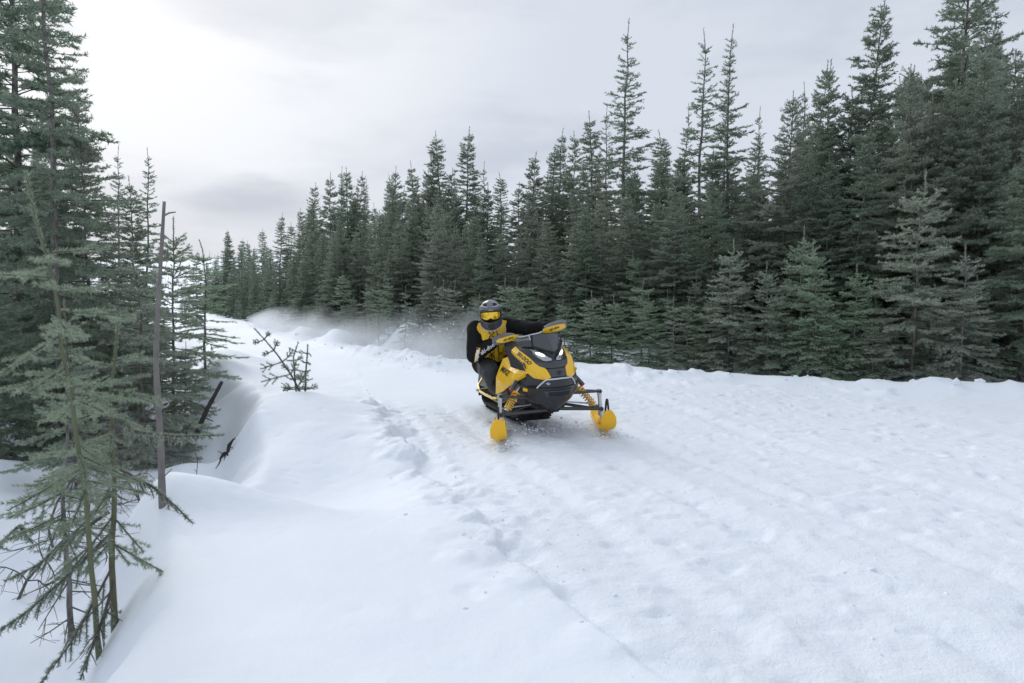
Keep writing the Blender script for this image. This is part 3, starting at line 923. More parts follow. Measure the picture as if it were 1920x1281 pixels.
class MB:
    """collects shapes of one part"""

    def __init__(s):
        s.v, s.f, s.mi = [], [], []

    def add(s, v, f, mi=0):
        o = len(s.v)
        s.v += [tuple(p) for p in v]
        s.f += [tuple(i + o for i in q) for q in f]
        s.mi += [mi] * len(f)
        return s

    def tube(s, path, r, n=10, cap=True, mi=0):
        path = [Vector(p) for p in path]
        rr = r if isinstance(r, (list, tuple)) else [r] * len(path)
        v, f = [], []
        prev = None
        for i, p in enumerate(path):
            tdir = (path[min(i + 1, len(path) - 1)] - path[max(i - 1, 0)]).normalized()
            if prev is None:
                a = tdir.orthogonal().normalized()
            else:
                a = (prev - tdir * prev.dot(tdir)).normalized()
            prev = a
            bb = tdir.cross(a)
            for k in range(n):
                an = 2 * math.pi * k / n
                v.append(p + (a * math.cos(an) + bb * math.sin(an)) * rr[i])
        for i in range(len(path) - 1):
            for k in range(n):
                k2 = (k + 1) % n
                f.append((i * n + k, i * n + k2, (i + 1) * n + k2, (i + 1) * n + k))
        if cap:
            f.append(tuple(range(n))[::-1])
            f.append(tuple((len(path) - 1) * n + k for k in range(n)))
        return s.add(v, f, mi)

    def box(s, c, size, rot=None, mi=0, bev=0.0):
        bm = bmesh.new()
        bmesh.ops.create_cube(bm, size=1.0)
        for q in bm.verts:
            q.co = Vector((q.co.x * size[0], q.co.y * size[1], q.co.z * size[2]))
        if bev:
            bmesh.ops.bevel(bm, geom=bm.edges[:], offset=bev, segments=2, affect='EDGES')
        bm.verts.index_update()
        M = (rot.to_matrix() if rot else Matrix.Identity(3))
        v = [M @ q.co + Vector(c) for q in bm.verts]
        f = [[q.index for q in fc.verts] for fc in bm.faces]
        bm.free()
        return s.add(v, f, mi)

    def slab(s, rows, thick, mi=0, nrm=None):
        """sheet through a grid of points, given a real thickness"""
        nr, nc = len(rows), len(rows[0])
        G = [[Vector(p) for p in r_] for r_ in rows]
        Nn = []
        for i in range(nr):
            for j in range(nc):
                du = G[i][min(j + 1, nc - 1)] - G[i][max(j - 1, 0)]
                dv = G[min(i + 1, nr - 1)][j] - G[max(i - 1, 0)][j]
                q = du.cross(dv)
                Nn.append(q.normalized() if q.length > 1e-9 else Vector((0, 0, 1)))
        if nrm == 'out':
            cen_ = sum((p for r_ in G for p in r_), Vector()) / (nr * nc)
            if sum(n_.dot(p - cen_) for n_, p in zip(Nn, [p for r_ in G for p in r_])) < 0:
                Nn = [-n_ for n_ in Nn]
        elif nrm is not None and sum((n_.dot(Vector(nrm)) for n_ in Nn)) < 0:
            Nn = [-n_ for n_ in Nn]
        top = [p for r_ in G for p in r_]
        bot = [p - n_ * thick for p, n_ in zip(top, Nn)]
        m_ = nr * nc
        f = []
        for i in range(nr - 1):
            for j in range(nc - 1):
                a, b_, c_, d_ = i * nc + j, i * nc + j + 1, (i + 1) * nc + j + 1, (i + 1) * nc + j
                f.append((a, b_, c_, d_))
                f.append((d_ + m_, c_ + m_, b_ + m_, a + m_))
        ring = [j for j in range(nc)] + [i * nc + nc - 1 for i in range(1, nr)] + [(nr - 1) * nc + j for j in range(nc - 2, -1, -1)] + [i * nc for i in range(nr - 2, 0, -1)]
        for k in range(len(ring)):
            a, b_ = ring[k], ring[(k + 1) % len(ring)]
            f.append((b_, a, a + m_, b_ + m_))
        return s.add(top + bot, f, mi)

    def xf(s, M):
        s.v = [tuple(M @ Vector(p)) for p in s.v]
        return s

    def mirror(s):
        m_ = MB()
        m_.v = [(-x, y, z) for x, y, z in s.v]
        m_.f = [tuple(reversed(q)) for q in s.f]
        m_.mi = list(s.mi)
        return m_

    def build(s, name, mats, parent=None, smooth=35, roll=False, bev=0.0, sub=0):
        if roll:
            s.xf(RM)
        me = bpy.data.meshes.new(name)
        me.from_pydata(s.v, [], s.f)
        mats = mats if isinstance(mats, (list, tuple)) else [mats]
        for m_ in mats:
            me.materials.append(m_)
        me.polygons.foreach_set('material_index', s.mi)
        bm = bmesh.new()
        bm.from_mesh(me)
        bmesh.ops.recalc_face_normals(bm, faces=bm.faces[:])
        bm.to_mesh(me)
        bm.free()
        if smooth:
            me.polygons.foreach_set('use_smooth', [True] * len(me.polygons))
            me.set_sharp_from_angle(angle=R(smooth))
        o = link(name, me, parent)
        if bev:
            md = o.modifiers.new('bevel', 'BEVEL')
            md.width = bev
            md.segments = 2
            md.limit_method = 'ANGLE'
            md.angle_limit = R(40)
        return o


def lerp_rows(tbl, z):
    ks = [r_[0] for r_ in tbl]
    return [float(np.interp(z, ks, [r_[i] for r_ in tbl])) for i in range(1, len(tbl[0]))]


# outline of the nose: height, half width, y at the middle, y at the side
NOSE = [(0.20, 0.06, -0.12, -0.08), (0.27, 0.15, -0.19, -0.06), (0.345, 0.247, -0.235, -0.05), (0.42, 0.268, -0.265, -0.06),
        (0.477, 0.275, -0.285, -0.083), (0.535, 0.268, -0.292, -0.09), (0.565, 0.258, -0.28, -0.095), (0.62, 0.245, -0.235, -0.07),
        (0.69, 0.236, -0.165, -0.01), (0.75, 0.232, -0.15, 0.07), (0.80, 0.227, -0.14, 0.14), (0.845, 0.21, -0.075, 0.20), (0.875, 0.17, 0.06, 0.27)]


def nose(u, z, off=0.0):
    hw, yc, ys = lerp_rows(NOSE, z)
    a = abs(u)
    sg = 1 if u >= 0 else -1
    if a <= 1:
        p = Vector((hw * u, yc + (ys - yc) * a ** 1.7, z))
    else:
        p = Vector((sg * (hw + 0.10 * (a - 1)), ys + 0.5 * (a - 1), z))
    if off:
        e = 0.01
        n_ = (nose(u + e, z) - nose(u - e, z)).cross(nose(u, z + e) - nose(u, z - e)).normalized()
        if n_.y > 0 and a < 1.15:
            n_ = -n_
        if n_.x * sg < 0 and a >= 1.15:
            n_ = -n_
        p = p + n_ * off
    return p


def resamp(curve, n):
    c_ = [np.array(p, float) for p in curve]
    L = np.concatenate([[0], np.cumsum([np.linalg.norm(b_ - a) for a, b_ in zip(c_[:-1], c_[1:])])])
    return [tuple(np.interp(q, L, [p[k] for p in c_]) for k in range(len(c_[0]))) for q in np.linspace(0, L[-1], n)]


sled = empty('snowmobile', SLED_LOC)
sled.rotation_euler = (0, 0, SLED_YAW)
tag(sled, 'yellow and black snowmobile with lit headlights leaning into a turn', 'snowmobile')

# --- black nose shell
mb = MB()
zz = [0.20, 0.235, 0.27, 0.31, 0.345, 0.385, 0.42, 0.45, 0.477, 0.505, 0.535, 0.565, 0.59, 0.62, 0.655, 0.69, 0.72, 0.75, 0.775, 0.80, 0.825, 0.845, 0.875]
uu = [-1.6, -1.3, -1.0, -0.85, -0.7, -0.52, -0.34, -0.17, 0, 0.17, 0.34, 0.52, 0.7, 0.85, 1.0, 1.3, 1.6]
mb.slab([[nose(u, z) for u in uu] for z in zz], 0.012, nrm=(0, -1, 0))
mb.build('nose_shell', m_blk, sled, 28, roll=True)

# chin skirt under the bumper: a raised plate with a recessed scoop
mb = MB()
a_ = resamp([(-1.0, 0.462), (0, 0.452), (1.0, 0.462)], 15)
b_ = resamp([(-0.98, 0.40), (0, 0.385), (0.98, 0.40)], 15)
c_ = resamp([(-0.9, 0.315), (0, 0.29), (0.9, 0.315)], 15)
d_ = resamp([(-0.55, 0.235), (0, 0.215), (0.55, 0.235)], 15)
mb.slab([[nose(u, z, o_) for u, z in cv] for cv, o_ in ((a_, 0.022), (b_, 0.026), (c_, 0.020), (d_, 0.010))], 0.014, nrm=(0, -1, 0))
mb.build('chin_skirt', m_blk, sled, 24, roll=True, bev=0.003)
mb = MB()
a_ = resamp([(-0.50, 0.432), (0.50, 0.432)], 9)
b_ = resamp([(-0.40, 0.372), (0.40, 0.372)], 9)
mb.slab([[nose(u, z, 0.034) for u, z in cv] for cv in (a_, b_)], 0.008, nrm=(0, -1, 0))
scoop = mb.build('scoop', m_gry, sled, 24, roll=True, bev=0.002)
for k in range(3):
    mb = MB()
    z = 0.418 - 0.016 * k
    mb.slab([[nose(u, z_, 0.040) for u in np.linspace(-0.36, 0.36, 9)] for z_ in (z, z - 0.006)], 0.006, nrm=(0, -1, 0))
    mb.build('slat', m_matte, scoop, 24, roll=True)

# grey nose plate under the headlights and the small plate with the emblem
mb = MB()
a_ = resamp([(-0.92, 0.735), (-0.62, 0.688), (-0.2, 0.678), (0, 0.70), (0.2, 0.678), (0.62, 0.688), (0.92, 0.735)], 19)
b_ = resamp([(-0.86, 0.668), (-0.5, 0.635), (-0.2, 0.626), (0, 0.628), (0.2, 0.626), (0.5, 0.635), (0.86, 0.668)], 19)
mb.slab([[nose(u, z, 0.014) for u, z in cv] for cv in (a_, b_)], 0.012, nrm=(0, -1, 0))
mb.build('nose_plate', m_gry, sled, 24, roll=True, bev=0.003)
mb = MB()
a_ = resamp([(-0.36, 0.622), (0.36, 0.622)], 7)
b_ = resamp([(-0.30, 0.552), (0.30, 0.552)], 7)
mb.slab([[nose(u, z, 0.010) for u, z in cv] for cv in (a_, b_)], 0.010, nrm=(0, -1, 0))
emb = mb.build('emblem_plate', m_gry, sled, 24, roll=True, bev=0.002)
mb = MB()
ring = [nose(0.09 * math.cos(q) + 0.02, 0.585 + 0.012 * math.sin(q), 0.016) for q in np.linspace(0, 5.2, 15)]
mb.tube(ring, 0.0028, 6)
mb.tube([nose(0.0, 0.583, 0.016), nose(0.12, 0.588, 0.016)], 0.0028, 6)
mb.build('emblem', m_ink, emb, 35, roll=True)

# bumper: silver frame round a black panel
mb = MB()
a_ = resamp([(-0.44, 0.528), (0.44, 0.528)], 11)
b_ = resamp([(-0.65, 0.468), (0.60, 0.468)], 11)
mb.slab([[nose(u, z, 0.024) for u, z in cv] for cv in (a_, b_)], 0.012, nrm=(0, -1, 0))
bump_ = mb.build('bumper_panel', m_blk, sled, 24, roll=True)
mb = MB()
fr = [(-0.68, 0.464), (-0.58, 0.494), (-0.45, 0.533), (0, 0.536), (0.45, 0.533), (0.55, 0.494), (0.62, 0.466)]
mb.tube([nose(u, z, 0.030) for u, z in resamp(fr, 25)], 0.0075, 8)
mb.build('bumper_trim', m_silver, bump_, 40, roll=True)
mb = MB()
mb.tube([nose(u, z, 0.026) for u, z in resamp([(-0.95, 0.463), (0, 0.458), (0.95, 0.463)], 17)], 0.007, 6)
mb.build('lower_lip', m_matte, bump_, 40, roll=True)
mb = MB()
mb.slab([[nose(u, z, 0.0275) for u in (x_, x_ + 0.05)] for z, x_ in ((0.508, -0.40), (0.496, -0.45))], 0.003, nrm=(0, -1, 0))
mb.slab([[nose(u, z, 0.0275) for u in (x_, x_ + 0.05)] for z, x_ in ((0.500, -0.36), (0.486, -0.41))], 0.003, nrm=(0, -1, 0))
mb.build('logo', m_silver, bump_, 0, roll=True)

# yellow hood panels, each with a crease
for sg in (-1, 1):
    mb = MB()
    inn = resamp([(1.12, 0.83), (0.80, 0.725), (0.62, 0.665), (0.385, 0.622), (0.29, 0.548)], 15)
    mid = resamp([(1.25, 0.79), (1.0, 0.69), (0.86, 0.625), (0.62, 0.575), (0.42, 0.535)], 15)
    out = resamp([(1.36, 0.765), (1.12, 0.67), (0.99, 0.59), (0.80, 0.545), (0.52, 0.530)], 15)
    mb.slab([[nose(sg * u, z, o_) for u, z in cv] for cv, o_ in ((inn, 0.012), (mid, 0.034), (out, 0.012))], 0.014, nrm=(0, -1, 0.4))
    hp = mb.build('hood_panel', m_yel, sled, 18, roll=True, bev=0.003)
    mb = MB()
    mb.slab([[nose(sg * u, z, 0.03) for u in (0.93, 1.02)] for z in (0.455, 0.425)], 0.01, nrm=(0, -1, 0))
    mb.build('reflector', m_yel, sled, 0, roll=True)

# headlights
HL = [(0.158, 0.805), (0.115, 0.798), (0.062, 0.762), (0.024, 0.728), (0.020, 0.694), (0.060, 0.690), (0.105, 0.706), (0.150, 0.752)]
for sg in (-1, 1):
    def hp_(x, z, off):
        hw = lerp_rows(NOSE, z)[0]
        return nose(sg * x / hw, z, off)
    up_ = resamp([HL[0], HL[1], HL[2], HL[3]], 9)
    lo_ = resamp([HL[0], HL[7], HL[6], HL[5], HL[4]], 9)
    lo_[0] = (0.156, 0.800)
    mb = MB()
    rows = []
    for k in range(5):
        a = k / 4
        rows.append([hp_(p[0] * (1 - a) + q[0] * a, p[1] * (1 - a) + q[1] * a, 0.008 + 0.012 * math.sin(math.pi * a)) for p, q in zip(up_, lo_)])
    mb.slab(rows, 0.010, nrm=(0, -1, 0))
    h_ = mb.build('headlight', m_lens, sled, 40, roll=True)
    tag(h_, label='lit headlight with clear faceted lens')
    mb = MB()
    cx, cz = 0.100, 0.757
    rr_ = []
    for k in range(4):
        q = k / 3
        rr_.append([hp_(cx + 0.030 * q * math.cos(a) + 0.010 * q * math.sin(a), cz + 0.019 * q * math.sin(a) + 0.008 * q * math.cos(a), 0.0225 - 0.002 * q * q) for a in np.linspace(0, 2 * math.pi, 17)])
    mb.slab(rr_, 0.004, nrm=(0, -1, 0))
    mb.build('lamp', m_lamp, h_, 40, roll=True)
    mb = MB()
    mb.tube([hp_(x, z, 0.018) for x, z in resamp([HL[0], HL[1], HL[2], HL[3]], 9)], 0.005, 6)
    mb.build('brow', m_matte, h_, 40, roll=True)

# windshield with a crease down the middle
mb = MB()
W = [[(-0.150, -0.025, 0.842), (-0.145, -0.015, 0.875), (-0.138, 0.005, 0.915), (-0.130, 0.02, 0.943)],
     [(-0.075, -0.115, 0.812), (-0.072, -0.08, 0.86), (-0.068, -0.045, 0.91), (-0.065, -0.018, 0.951)],
     [(0.0, -0.185, 0.786), (0.0, -0.125, 0.848), (0.0, -0.075, 0.905), (0.0, -0.035, 0.953)]]
W += [[(-x, y, z) for x, y, z in W[1]], [(-x, y, z) for x, y, z in W[0]]]
mb.slab(W, 0.006, nrm=(0, -1, 0.3))
ws = mb.build('windshield', m_smoke, sled, 12, roll=True)
mb = MB()
mb.tube([Vector(p) + Vector((0, -0.004, 0)) for p in resamp([(-0.158, 0.0, 0.90), (-0.155, -0.022, 0.842), (-0.075, -0.12, 0.806), (0, -0.192, 0.780), (0.075, -0.12, 0.806), (0.155, -0.022, 0.842), (0.158, 0.0, 0.90)], 21)], 0.008, 6)
mb.build('windshield_trim', m_matte, ws, 40, roll=True)
# side wings and the dashboard behind the windshield
for sg in (-1, 1):
    mb = MB()
    mb.slab([[(sg * 0.158, -0.01, 0.838), (sg * 0.20, 0.10, 0.835), (sg * 0.225, 0.20, 0.815)], [(sg * 0.150, 0.02, 0.905), (sg * 0.185, 0.14, 0.90), (sg * 0.205, 0.26, 0.875)]], 0.012, nrm=(sg, -0.5, 0.2))
    mb.build('wing', m_gry, sled, 25, roll=True, bev=0.003)
mb = MB()
mb.slab([[(x, y, z) for x in (-0.17, -0.06, 0.06, 0.17)] for y, z in ((0.05, 0.872), (0.2, 0.885), (0.36, 0.87), (0.5, 0.80), (0.62, 0.70))], 0.10, nrm=(0, 0, 1))
mb.box((0, 0.16, 0.905), (0.20, 0.02, 0.08), Euler((R(-35), 0, 0)), bev=0.006)
mb.build('dashboard', m_matte, sled, 25, roll=True, bev=0.004)

# yellow side panels with the pale lower bevel, and the louvred vent above them
SP_TOP = [(-0.250, -0.100, 0.605), (-0.262, 0.06, 0.618), (-0.262, 0.20, 0.655), (-0.248, 0.35, 0.738)]
SP_MID = [(-0.278, -0.090, 0.595), (-0.322, 0.08, 0.585), (-0.330, 0.24, 0.605), (-0.325, 0.41, 0.702)]
SP_LOW = [(-0.282, -0.080, 0.580), (-0.350, 0.12, 0.510), (-0.388, 0.28, 0.455), (-0.402, 0.44, 0.52)]
SP_BOT = [(-0.262, -0.075, 0.560), (-0.345, 0.14, 0.465), (-0.385, 0.32, 0.375), (-0.415, 0.45, 0.335)]
for sg in (-1, 1):
    mb = MB()
    rows = []
    for cv in (SP_TOP, SP_MID, SP_LOW, SP_BOT):
        rows.append([(x * -sg, y, z) for x, y, z in resamp(cv, 13)])
    mb.slab(rows, 0.014, nrm=(sg, -0.4, 0.3))
    p_ = mb.build('side_panel', m_yel, sled, 14, roll=True, bev=0.003)
    if sg < 0:
        SIDE_R = p_
    # vent
    mb = MB()
    mb.slab([[(sg * 0.245, -0.10, 0.62), (sg * 0.25, 0.06, 0.66), (sg * 0.245, 0.22, 0.72)], [(sg * 0.245, -0.02, 0.70), (sg * 0.25, 0.12, 0.735), (sg * 0.24, 0.28, 0.78)]], 0.02, nrm=(sg, -0.3, 0.3))
    v_ = mb.build('vent', m_matte, sled, 25, roll=True)
    for k in range(5):
        a = 0.1 + 0.18 * k
        p0 = Vector((sg * 0.252, -0.10 + 0.32 * a, 0.625 + 0.10 * a))
        p1 = Vector((sg * 0.252, -0.02 + 0.30 * a, 0.700 + 0.08 * a))
        mb = MB()
        mb.tube([p0, (p0 + p1) / 2 + Vector((sg * 0.012, -0.01, 0)), p1], [0.008, 0.011, 0.008], 6)
        mb.build('louvre', m_gry, v_, 40, roll=True)
    # dark lower side of the engine bay
    mb = MB()
    mb.slab([[(sg * 0.25, -0.06, 0.545), (sg * 0.262, 0.15, 0.52), (sg * 0.28, 0.40, 0.47)], [(sg * 0.225, -0.04, 0.40), (sg * 0.235, 0.15, 0.38), (sg * 0.25, 0.42, 0.36)], [(sg * 0.16, -0.02, 0.25), (sg * 0.17, 0.15, 0.23), (sg * 0.19, 0.42, 0.22)]], 0.02, nrm=(sg, 0, 0))
    mb.build('belly_side', m_matte, sled, 30, roll=True)
    mb = MB()
    mb.slab([[(sg * 0.335, 0.30, 0.42), (sg * 0.375, 0.46, 0.385)], [(sg * 0.33, 0.32, 0.27), (sg * 0.37, 0.47, 0.26)]], 0.015, nrm=(sg, -1, 0))
    mb.build('toe_guard', m_gry, sled, 30, roll=True, bev=0.003)

# chassis keel and bulkhead
mb = MB()
mb.box((0, 0.12, 0.27), (0.30, 0.40, 0.13), bev=0.02)
mb.box((0, 0.18, 0.46), (0.44, 0.42, 0.26), bev=0.02)
mb.box((0, -0.04, 0.215), (0.13, 0.16, 0.07), bev=0.015)
mb.build('bulkhead', m_matte, sled, 30, roll=True)

# --- front suspension (stands level on the snow, the hood leans over it)
STEER = R(-19.5)
SX = 0.55
for sg in (-1, 1):
    top = Vector((sg * (SX - 0.012), 0.015, 0.350))
    low = Vector((sg * (SX - 0.005), 0.0, 0.170))
    foot = Vector((sg * (SX + 0.012), -0.015, 0.075))
    # spindle
    mb = MB()
    mb.tube([top + Vector((0, 0, 0.02)), top, (top + low) / 2, low, foot], [0.020, 0.024, 0.019, 0.026, 0.021], 10)
    mb.box(low * 0.5 + foot * 0.5, (0.05, 0.06, 0.05), bev=0.008)
    mb.box(top, (0.045, 0.05, 0.035), bev=0.008)
    sp_ = mb.build('spindle', m_steel, sled, 35)
    for q in (top, low, foot):
        mb = MB()
        mb.tube([q + Vector((0, -0.038, 0)), q + Vector((0, -0.028, 0))], 0.011, 6)
        mb.build('bolt', m_matte, sp_, 35)
    # arms
    inn_u, inn_l = RM @ Vector((sg * 0.215, -0.02, 0.335)), RM @ Vector((sg * 0.055, -0.06, 0.205))
    mb = MB()
    mb.tube([top + Vector((-sg * 0.01, -0.01, 0)), inn_u], [0.0125, 0.0145], 10)
    mb.tube([top + Vector((-sg * 0.01, 0.01, 0)), RM @ Vector((sg * 0.22, 0.22, 0.345))], 0.012, 10)
    mb.tube([top + Vector((0, -0.03, 0)), top + Vector((0, 0.03, 0))], 0.02, 10)
    mb.build('upper_arm', m_arm, sled, 40)
    mb = MB()
    mb.tube([low + Vector((-sg * 0.01, -0.012, 0)), inn_l], [0.016, 0.0185], 10)
    mb.tube([low + Vector((-sg * 0.06, 0.01, 0.002)), RM @ Vector((sg * 0.12, 0.26, 0.22))], 0.016, 10)
    mb.tube([low + Vector((-sg * 0.0, -0.035, 0)), low + Vector((0, 0.035, 0))], 0.024, 10)
    mb.box(low * 0.86 + inn_l * 0.14 + Vector((0, 0.0, 0.02)), (0.07, 0.05, 0.045), bev=0.008)
    mb.build('lower_arm', m_arm, sled, 40)
    mb = MB()
    mb.tube([low + Vector((-sg * 0.03, 0.06, 0.045)), RM @ Vector((sg * 0.10, 0.08, 0.255))], 0.0085, 8)
    mb.build('tie_rod', m_steel, sled, 40)
    # shock: body, shaft, coil spring, reservoir
    s0 = low * 0.85 + inn_l * 0.15 + Vector((0, 0.005, 0.035))
    s1 = RM @ Vector((sg * 0.245, 0.07, 0.50))
    ax = (s1 - s0)
    Ls = ax.length
    ax.normalize()
    mb = MB()
    mb.tube([s0, s0 + ax * Ls * 0.55], 0.017, 10)
    mb.tube([s0 + ax * Ls * 0.5, s1], 0.0095, 8)
    mb.tube([s0 - ax * 0.012, s0 + ax * 0.012], 0.024, 10)
    sh = mb.build('shock', m_steel, sled, 40)
    mb = MB()
    a0 = ax.orthogonal().normalized()
    b0 = ax.cross(a0)
    hel = []
    turns = 6.5
    for k in range(int(turns * 14) + 1):
        an = 2 * math.pi * k / 14
        hel.append(s0 + ax * (0.025 + (Ls * 0.54 - 0.025) * k / (turns * 14)) + (a0 * math.cos(an) + b0 * math.sin(an)) * 0.036)
    mb.tube(hel, 0.0068, 6)
    mb.tube([s0 + ax * (Ls * 0.54), s0 + ax * (Ls * 0.54 + 0.018)], 0.043, 14)
    mb.tube([s0 + ax * 0.012, s0 + ax * 0.026], 0.040, 14)
    mb.build('spring', m_spring, sh, 40)
    mb = MB()
    r0 = s0 * 0.10 + s1 * 0.90 + Vector((sg * 0.045, 0.01, 0.030))
    r1 = s0 * 0.42 + s1 * 0.58 + Vector((sg * 0.045, 0.01, 0.035))
    mb.tube([r0, r1], 0.024, 12)
    rs = mb.build('reservoir', m_gry, sh, 40)
    mb = MB()
    mb.tube([r1, r1 + (r1 - r0).normalized() * 0.012], 0.0245, 12)
    mb.build('reservoir_cap', m_red, rs, 40)
    # ski: a curved plate with raised lips, keel, mounting saddle and loop
    M = Matrix.Translation((foot.x, foot.y, -0.022 if sg < 0 else 0.0)) @ Matrix.Rotation(STEER, 4, 'Z')
    prof = [(0.56, 0.050, 0.085), (0.50, 0.020, 0.120), (0.36, 0.006, 0.130), (0.15, 0.002, 0.132), (-0.08, 0.002, 0.132), (-0.24, 0.004, 0.128), (-0.34, 0.018, 0.128), (-0.395, 0.050, 0.140), (-0.420, 0.085, 0.148),
            (-0.431, 0.115, 0.144), (-0.437, 0.142, 0.130), (-0.441, 0.166, 0.108), (-0.444, 0.186, 0.080), (-0.446, 0.201, 0.050), (-0.447, 0.210, 0.020)]
    rows = []
    for y, z, w in prof:
        rows.append([(w * 0.5 * u, y, z + 0.012 + 0.012 * abs(u) ** 3) for u in (-1, -0.8, -0.5, -0.2, 0, 0.2, 0.5, 0.8, 1)])
    mb = MB()
    mb.slab(rows, 0.014, nrm=(0, -0.2, 1))
    for u in (-1, 1):
        mb.tube([(u * w * 0.47, y, z + 0.026) for y, z, w in prof[1:5]], 0.009, 6)
    mb.tube([(0, y, z - 0.006) for y, z, w in prof[1:8]], [0.016] * 5 + [0.013, 0.008], 6)
    mb.box((0, 0.0, 0.045), (0.07, 0.16, 0.055), bev=0.012)
    mb.xf(M)
    sk_ = mb.build('ski', m_yel_dull, sled, 40)
    mb = MB()
    lp = [(0, -0.14, 0.03), (0, -0.175, 0.12), (0, -0.215, 0.21), (0, -0.255, 0.285), (0, -0.300, 0.318), (0, -0.352, 0.308), (0, -0.402, 0.255), (0, -0.424, 0.175)]
    mb.slab([[Vector((x, 0, 0)) + Vector(p) for p in lp] for x in (-0.009, 0.009)], 0.014)
    mb.xf(M)
    mb.build('ski_loop', m_matte, sk_, 40)
    mb = MB()
    mb.tube([(0, 0.36, -0.006), (0, -0.16, -0.004)], 0.006, 6)
    mb.xf(M)
    mb.build('runner', m_steel, sk_, 40)

# --- tunnel, running boards, seat, track
mb = MB()
mb.slab([[(x, y, z) for y in (0.40, 0.8, 1.3, 1.72)] for x, z in ((-0.20, 0.26), (-0.195, 0.46), (0.195, 0.46), (0.20, 0.26))], 0.012, nrm=(0, 0, 1))
mb.build('tunnel', m_gry, sled, 30, roll=True, bev=0.004)
for sg in (-1, 1):
    mb = MB()
    mb.slab([[(sg * 0.20, y, 0.27 + 0.01 * (y < 0.6)), (sg * 0.30, y, 0.265), (sg * (0.40 - 0.06 * (y - 0.4)), y, 0.262)] for y in (0.42, 0.7, 1.0, 1.2, 1.42)], 0.02, nrm=(0, 0, 1))
    rb = mb.build('running_board', m_board, sled, 30, roll=True)
    mb = MB()
    mb.tube([(sg * 0.41, 0.42, 0.30), (sg * 0.405, 0.6, 0.275), (sg * 0.385, 0.9, 0.268), (sg * 0.36, 1.2, 0.27), (sg * 0.30, 1.45, 0.30), (sg * 0.21, 1.55, 0.36)], 0.014, 8)
    mb.build('edge_rail', m_yel, rb, 40, roll=True)
    for k in range(7):
        mb = MB()
        mb.box((sg * 0.30, 0.50 + 0.12 * k, 0.278), (0.15, 0.014, 0.018), bev=0.003)
        mb.build('grip_bar', m_gry, rb, 30, roll=True)
mb = MB()
rows = []
for y, zt, w in ((0.50, 0.62, 0.11), (0.60, 0.67, 0.13), (0.80, 0.655, 0.14), (1.05, 0.64, 0.15), (1.24, 0.66, 0.15), (1.32, 0.62, 0.14)):
    rows.append([(-w * 1.1, y, 0.47), (-w, y, zt - 0.06), (-w * 0.6, y, zt - 0.008), (0, y, zt), (w * 0.6, y, zt - 0.008), (w, y, zt - 0.06), (w * 1.1, y, 0.47)])
mb.slab(rows, 0.05, nrm=(0, 0, 1))
mb.build('seat', m_seat, sled, 50, roll=True)
mb = MB()
mb.tube([(-0.16, 1.5, 0.45), (-0.17, 1.68, 0.49), (-0.15, 1.78, 0.51), (0.15, 1.78, 0.51), (0.17, 1.68, 0.49), (0.16, 1.5, 0.45)], 0.014, 8)
mb.build('rear_grab_bar', m_arm, sled, 40, roll=True)
mb = MB()
mb.slab([[(x, 1.73, 0.45), (x, 1.80, 0.30), (x, 1.83, 0.12)] for x in (-0.19, 0, 0.19)], 0.012, nrm=(0, 1, 0))
mb.build('snow_flap', m_matte, sled, 30, roll=True)


def track_loop(n):
    pts = []
    segs = [((0.42, 0.19), 0.125, -90, -270), ]
    # straight bottom, front rise to the drive wheel, top run back, rear wheel
    P = [(1.62, 0.03), (1.2, 0.02), (0.62, 0.02), (0.47, 0.05), (0.36, 0.13), (0.33, 0.22), (0.37, 0.30), (0.46, 0.345), (0.9, 0.33), (1.3, 0.31), (1.62, 0.30), (1.72, 0.26), (1.76, 0.165), (1.72, 0.07), (1.62, 0.03)]
    return resamp(P, n + 1)[:-1]


tp_ = track_loop(60)
mb = MB()
rows = [[(-0.19, y, z), (0, y, z), (0.19, y, z)] for y, z in tp_ + tp_[:1]]
mb.slab(rows, 0.02)
trk = mb.build('track', m_rub, sled, 50)
for k in range(60):
    y, z = tp_[k]
    y2, z2 = tp_[(k + 1) % 60]
    tx, tz = y2 - y, z2 - z
    L = math.hypot(tx, tz) + 1e-9
    nrm_ = Vector((0, -tz / L, tx / L))
    if nrm_.dot(Vector((0, y - 1.2, z - 0.17))) < 0:
        nrm_ = -nrm_
    mb = MB()
    c0 = Vector((0, y, z)) + nrm_ * 0.02
    tl = Vector((0, tx / L, tz / L))
    q_ = Matrix((Vector((1, 0, 0)), tl, nrm_)).transposed().to_euler()
    for x in (-0.125, 0.0, 0.125):
        mb.box(c0 + Vector((x, 0, 0)), (0.095, 0.010, 0.042), q_)
    mb.build('lug', m_rub, trk, 0)

# --- handlebar, hand guards
BC = Vector((0, 0.42, 0.905))
TURN = Matrix.Rotation(R(-13), 4, 'Z')


def bar(p):
    return RM @ (BC + TURN @ Vector(p))


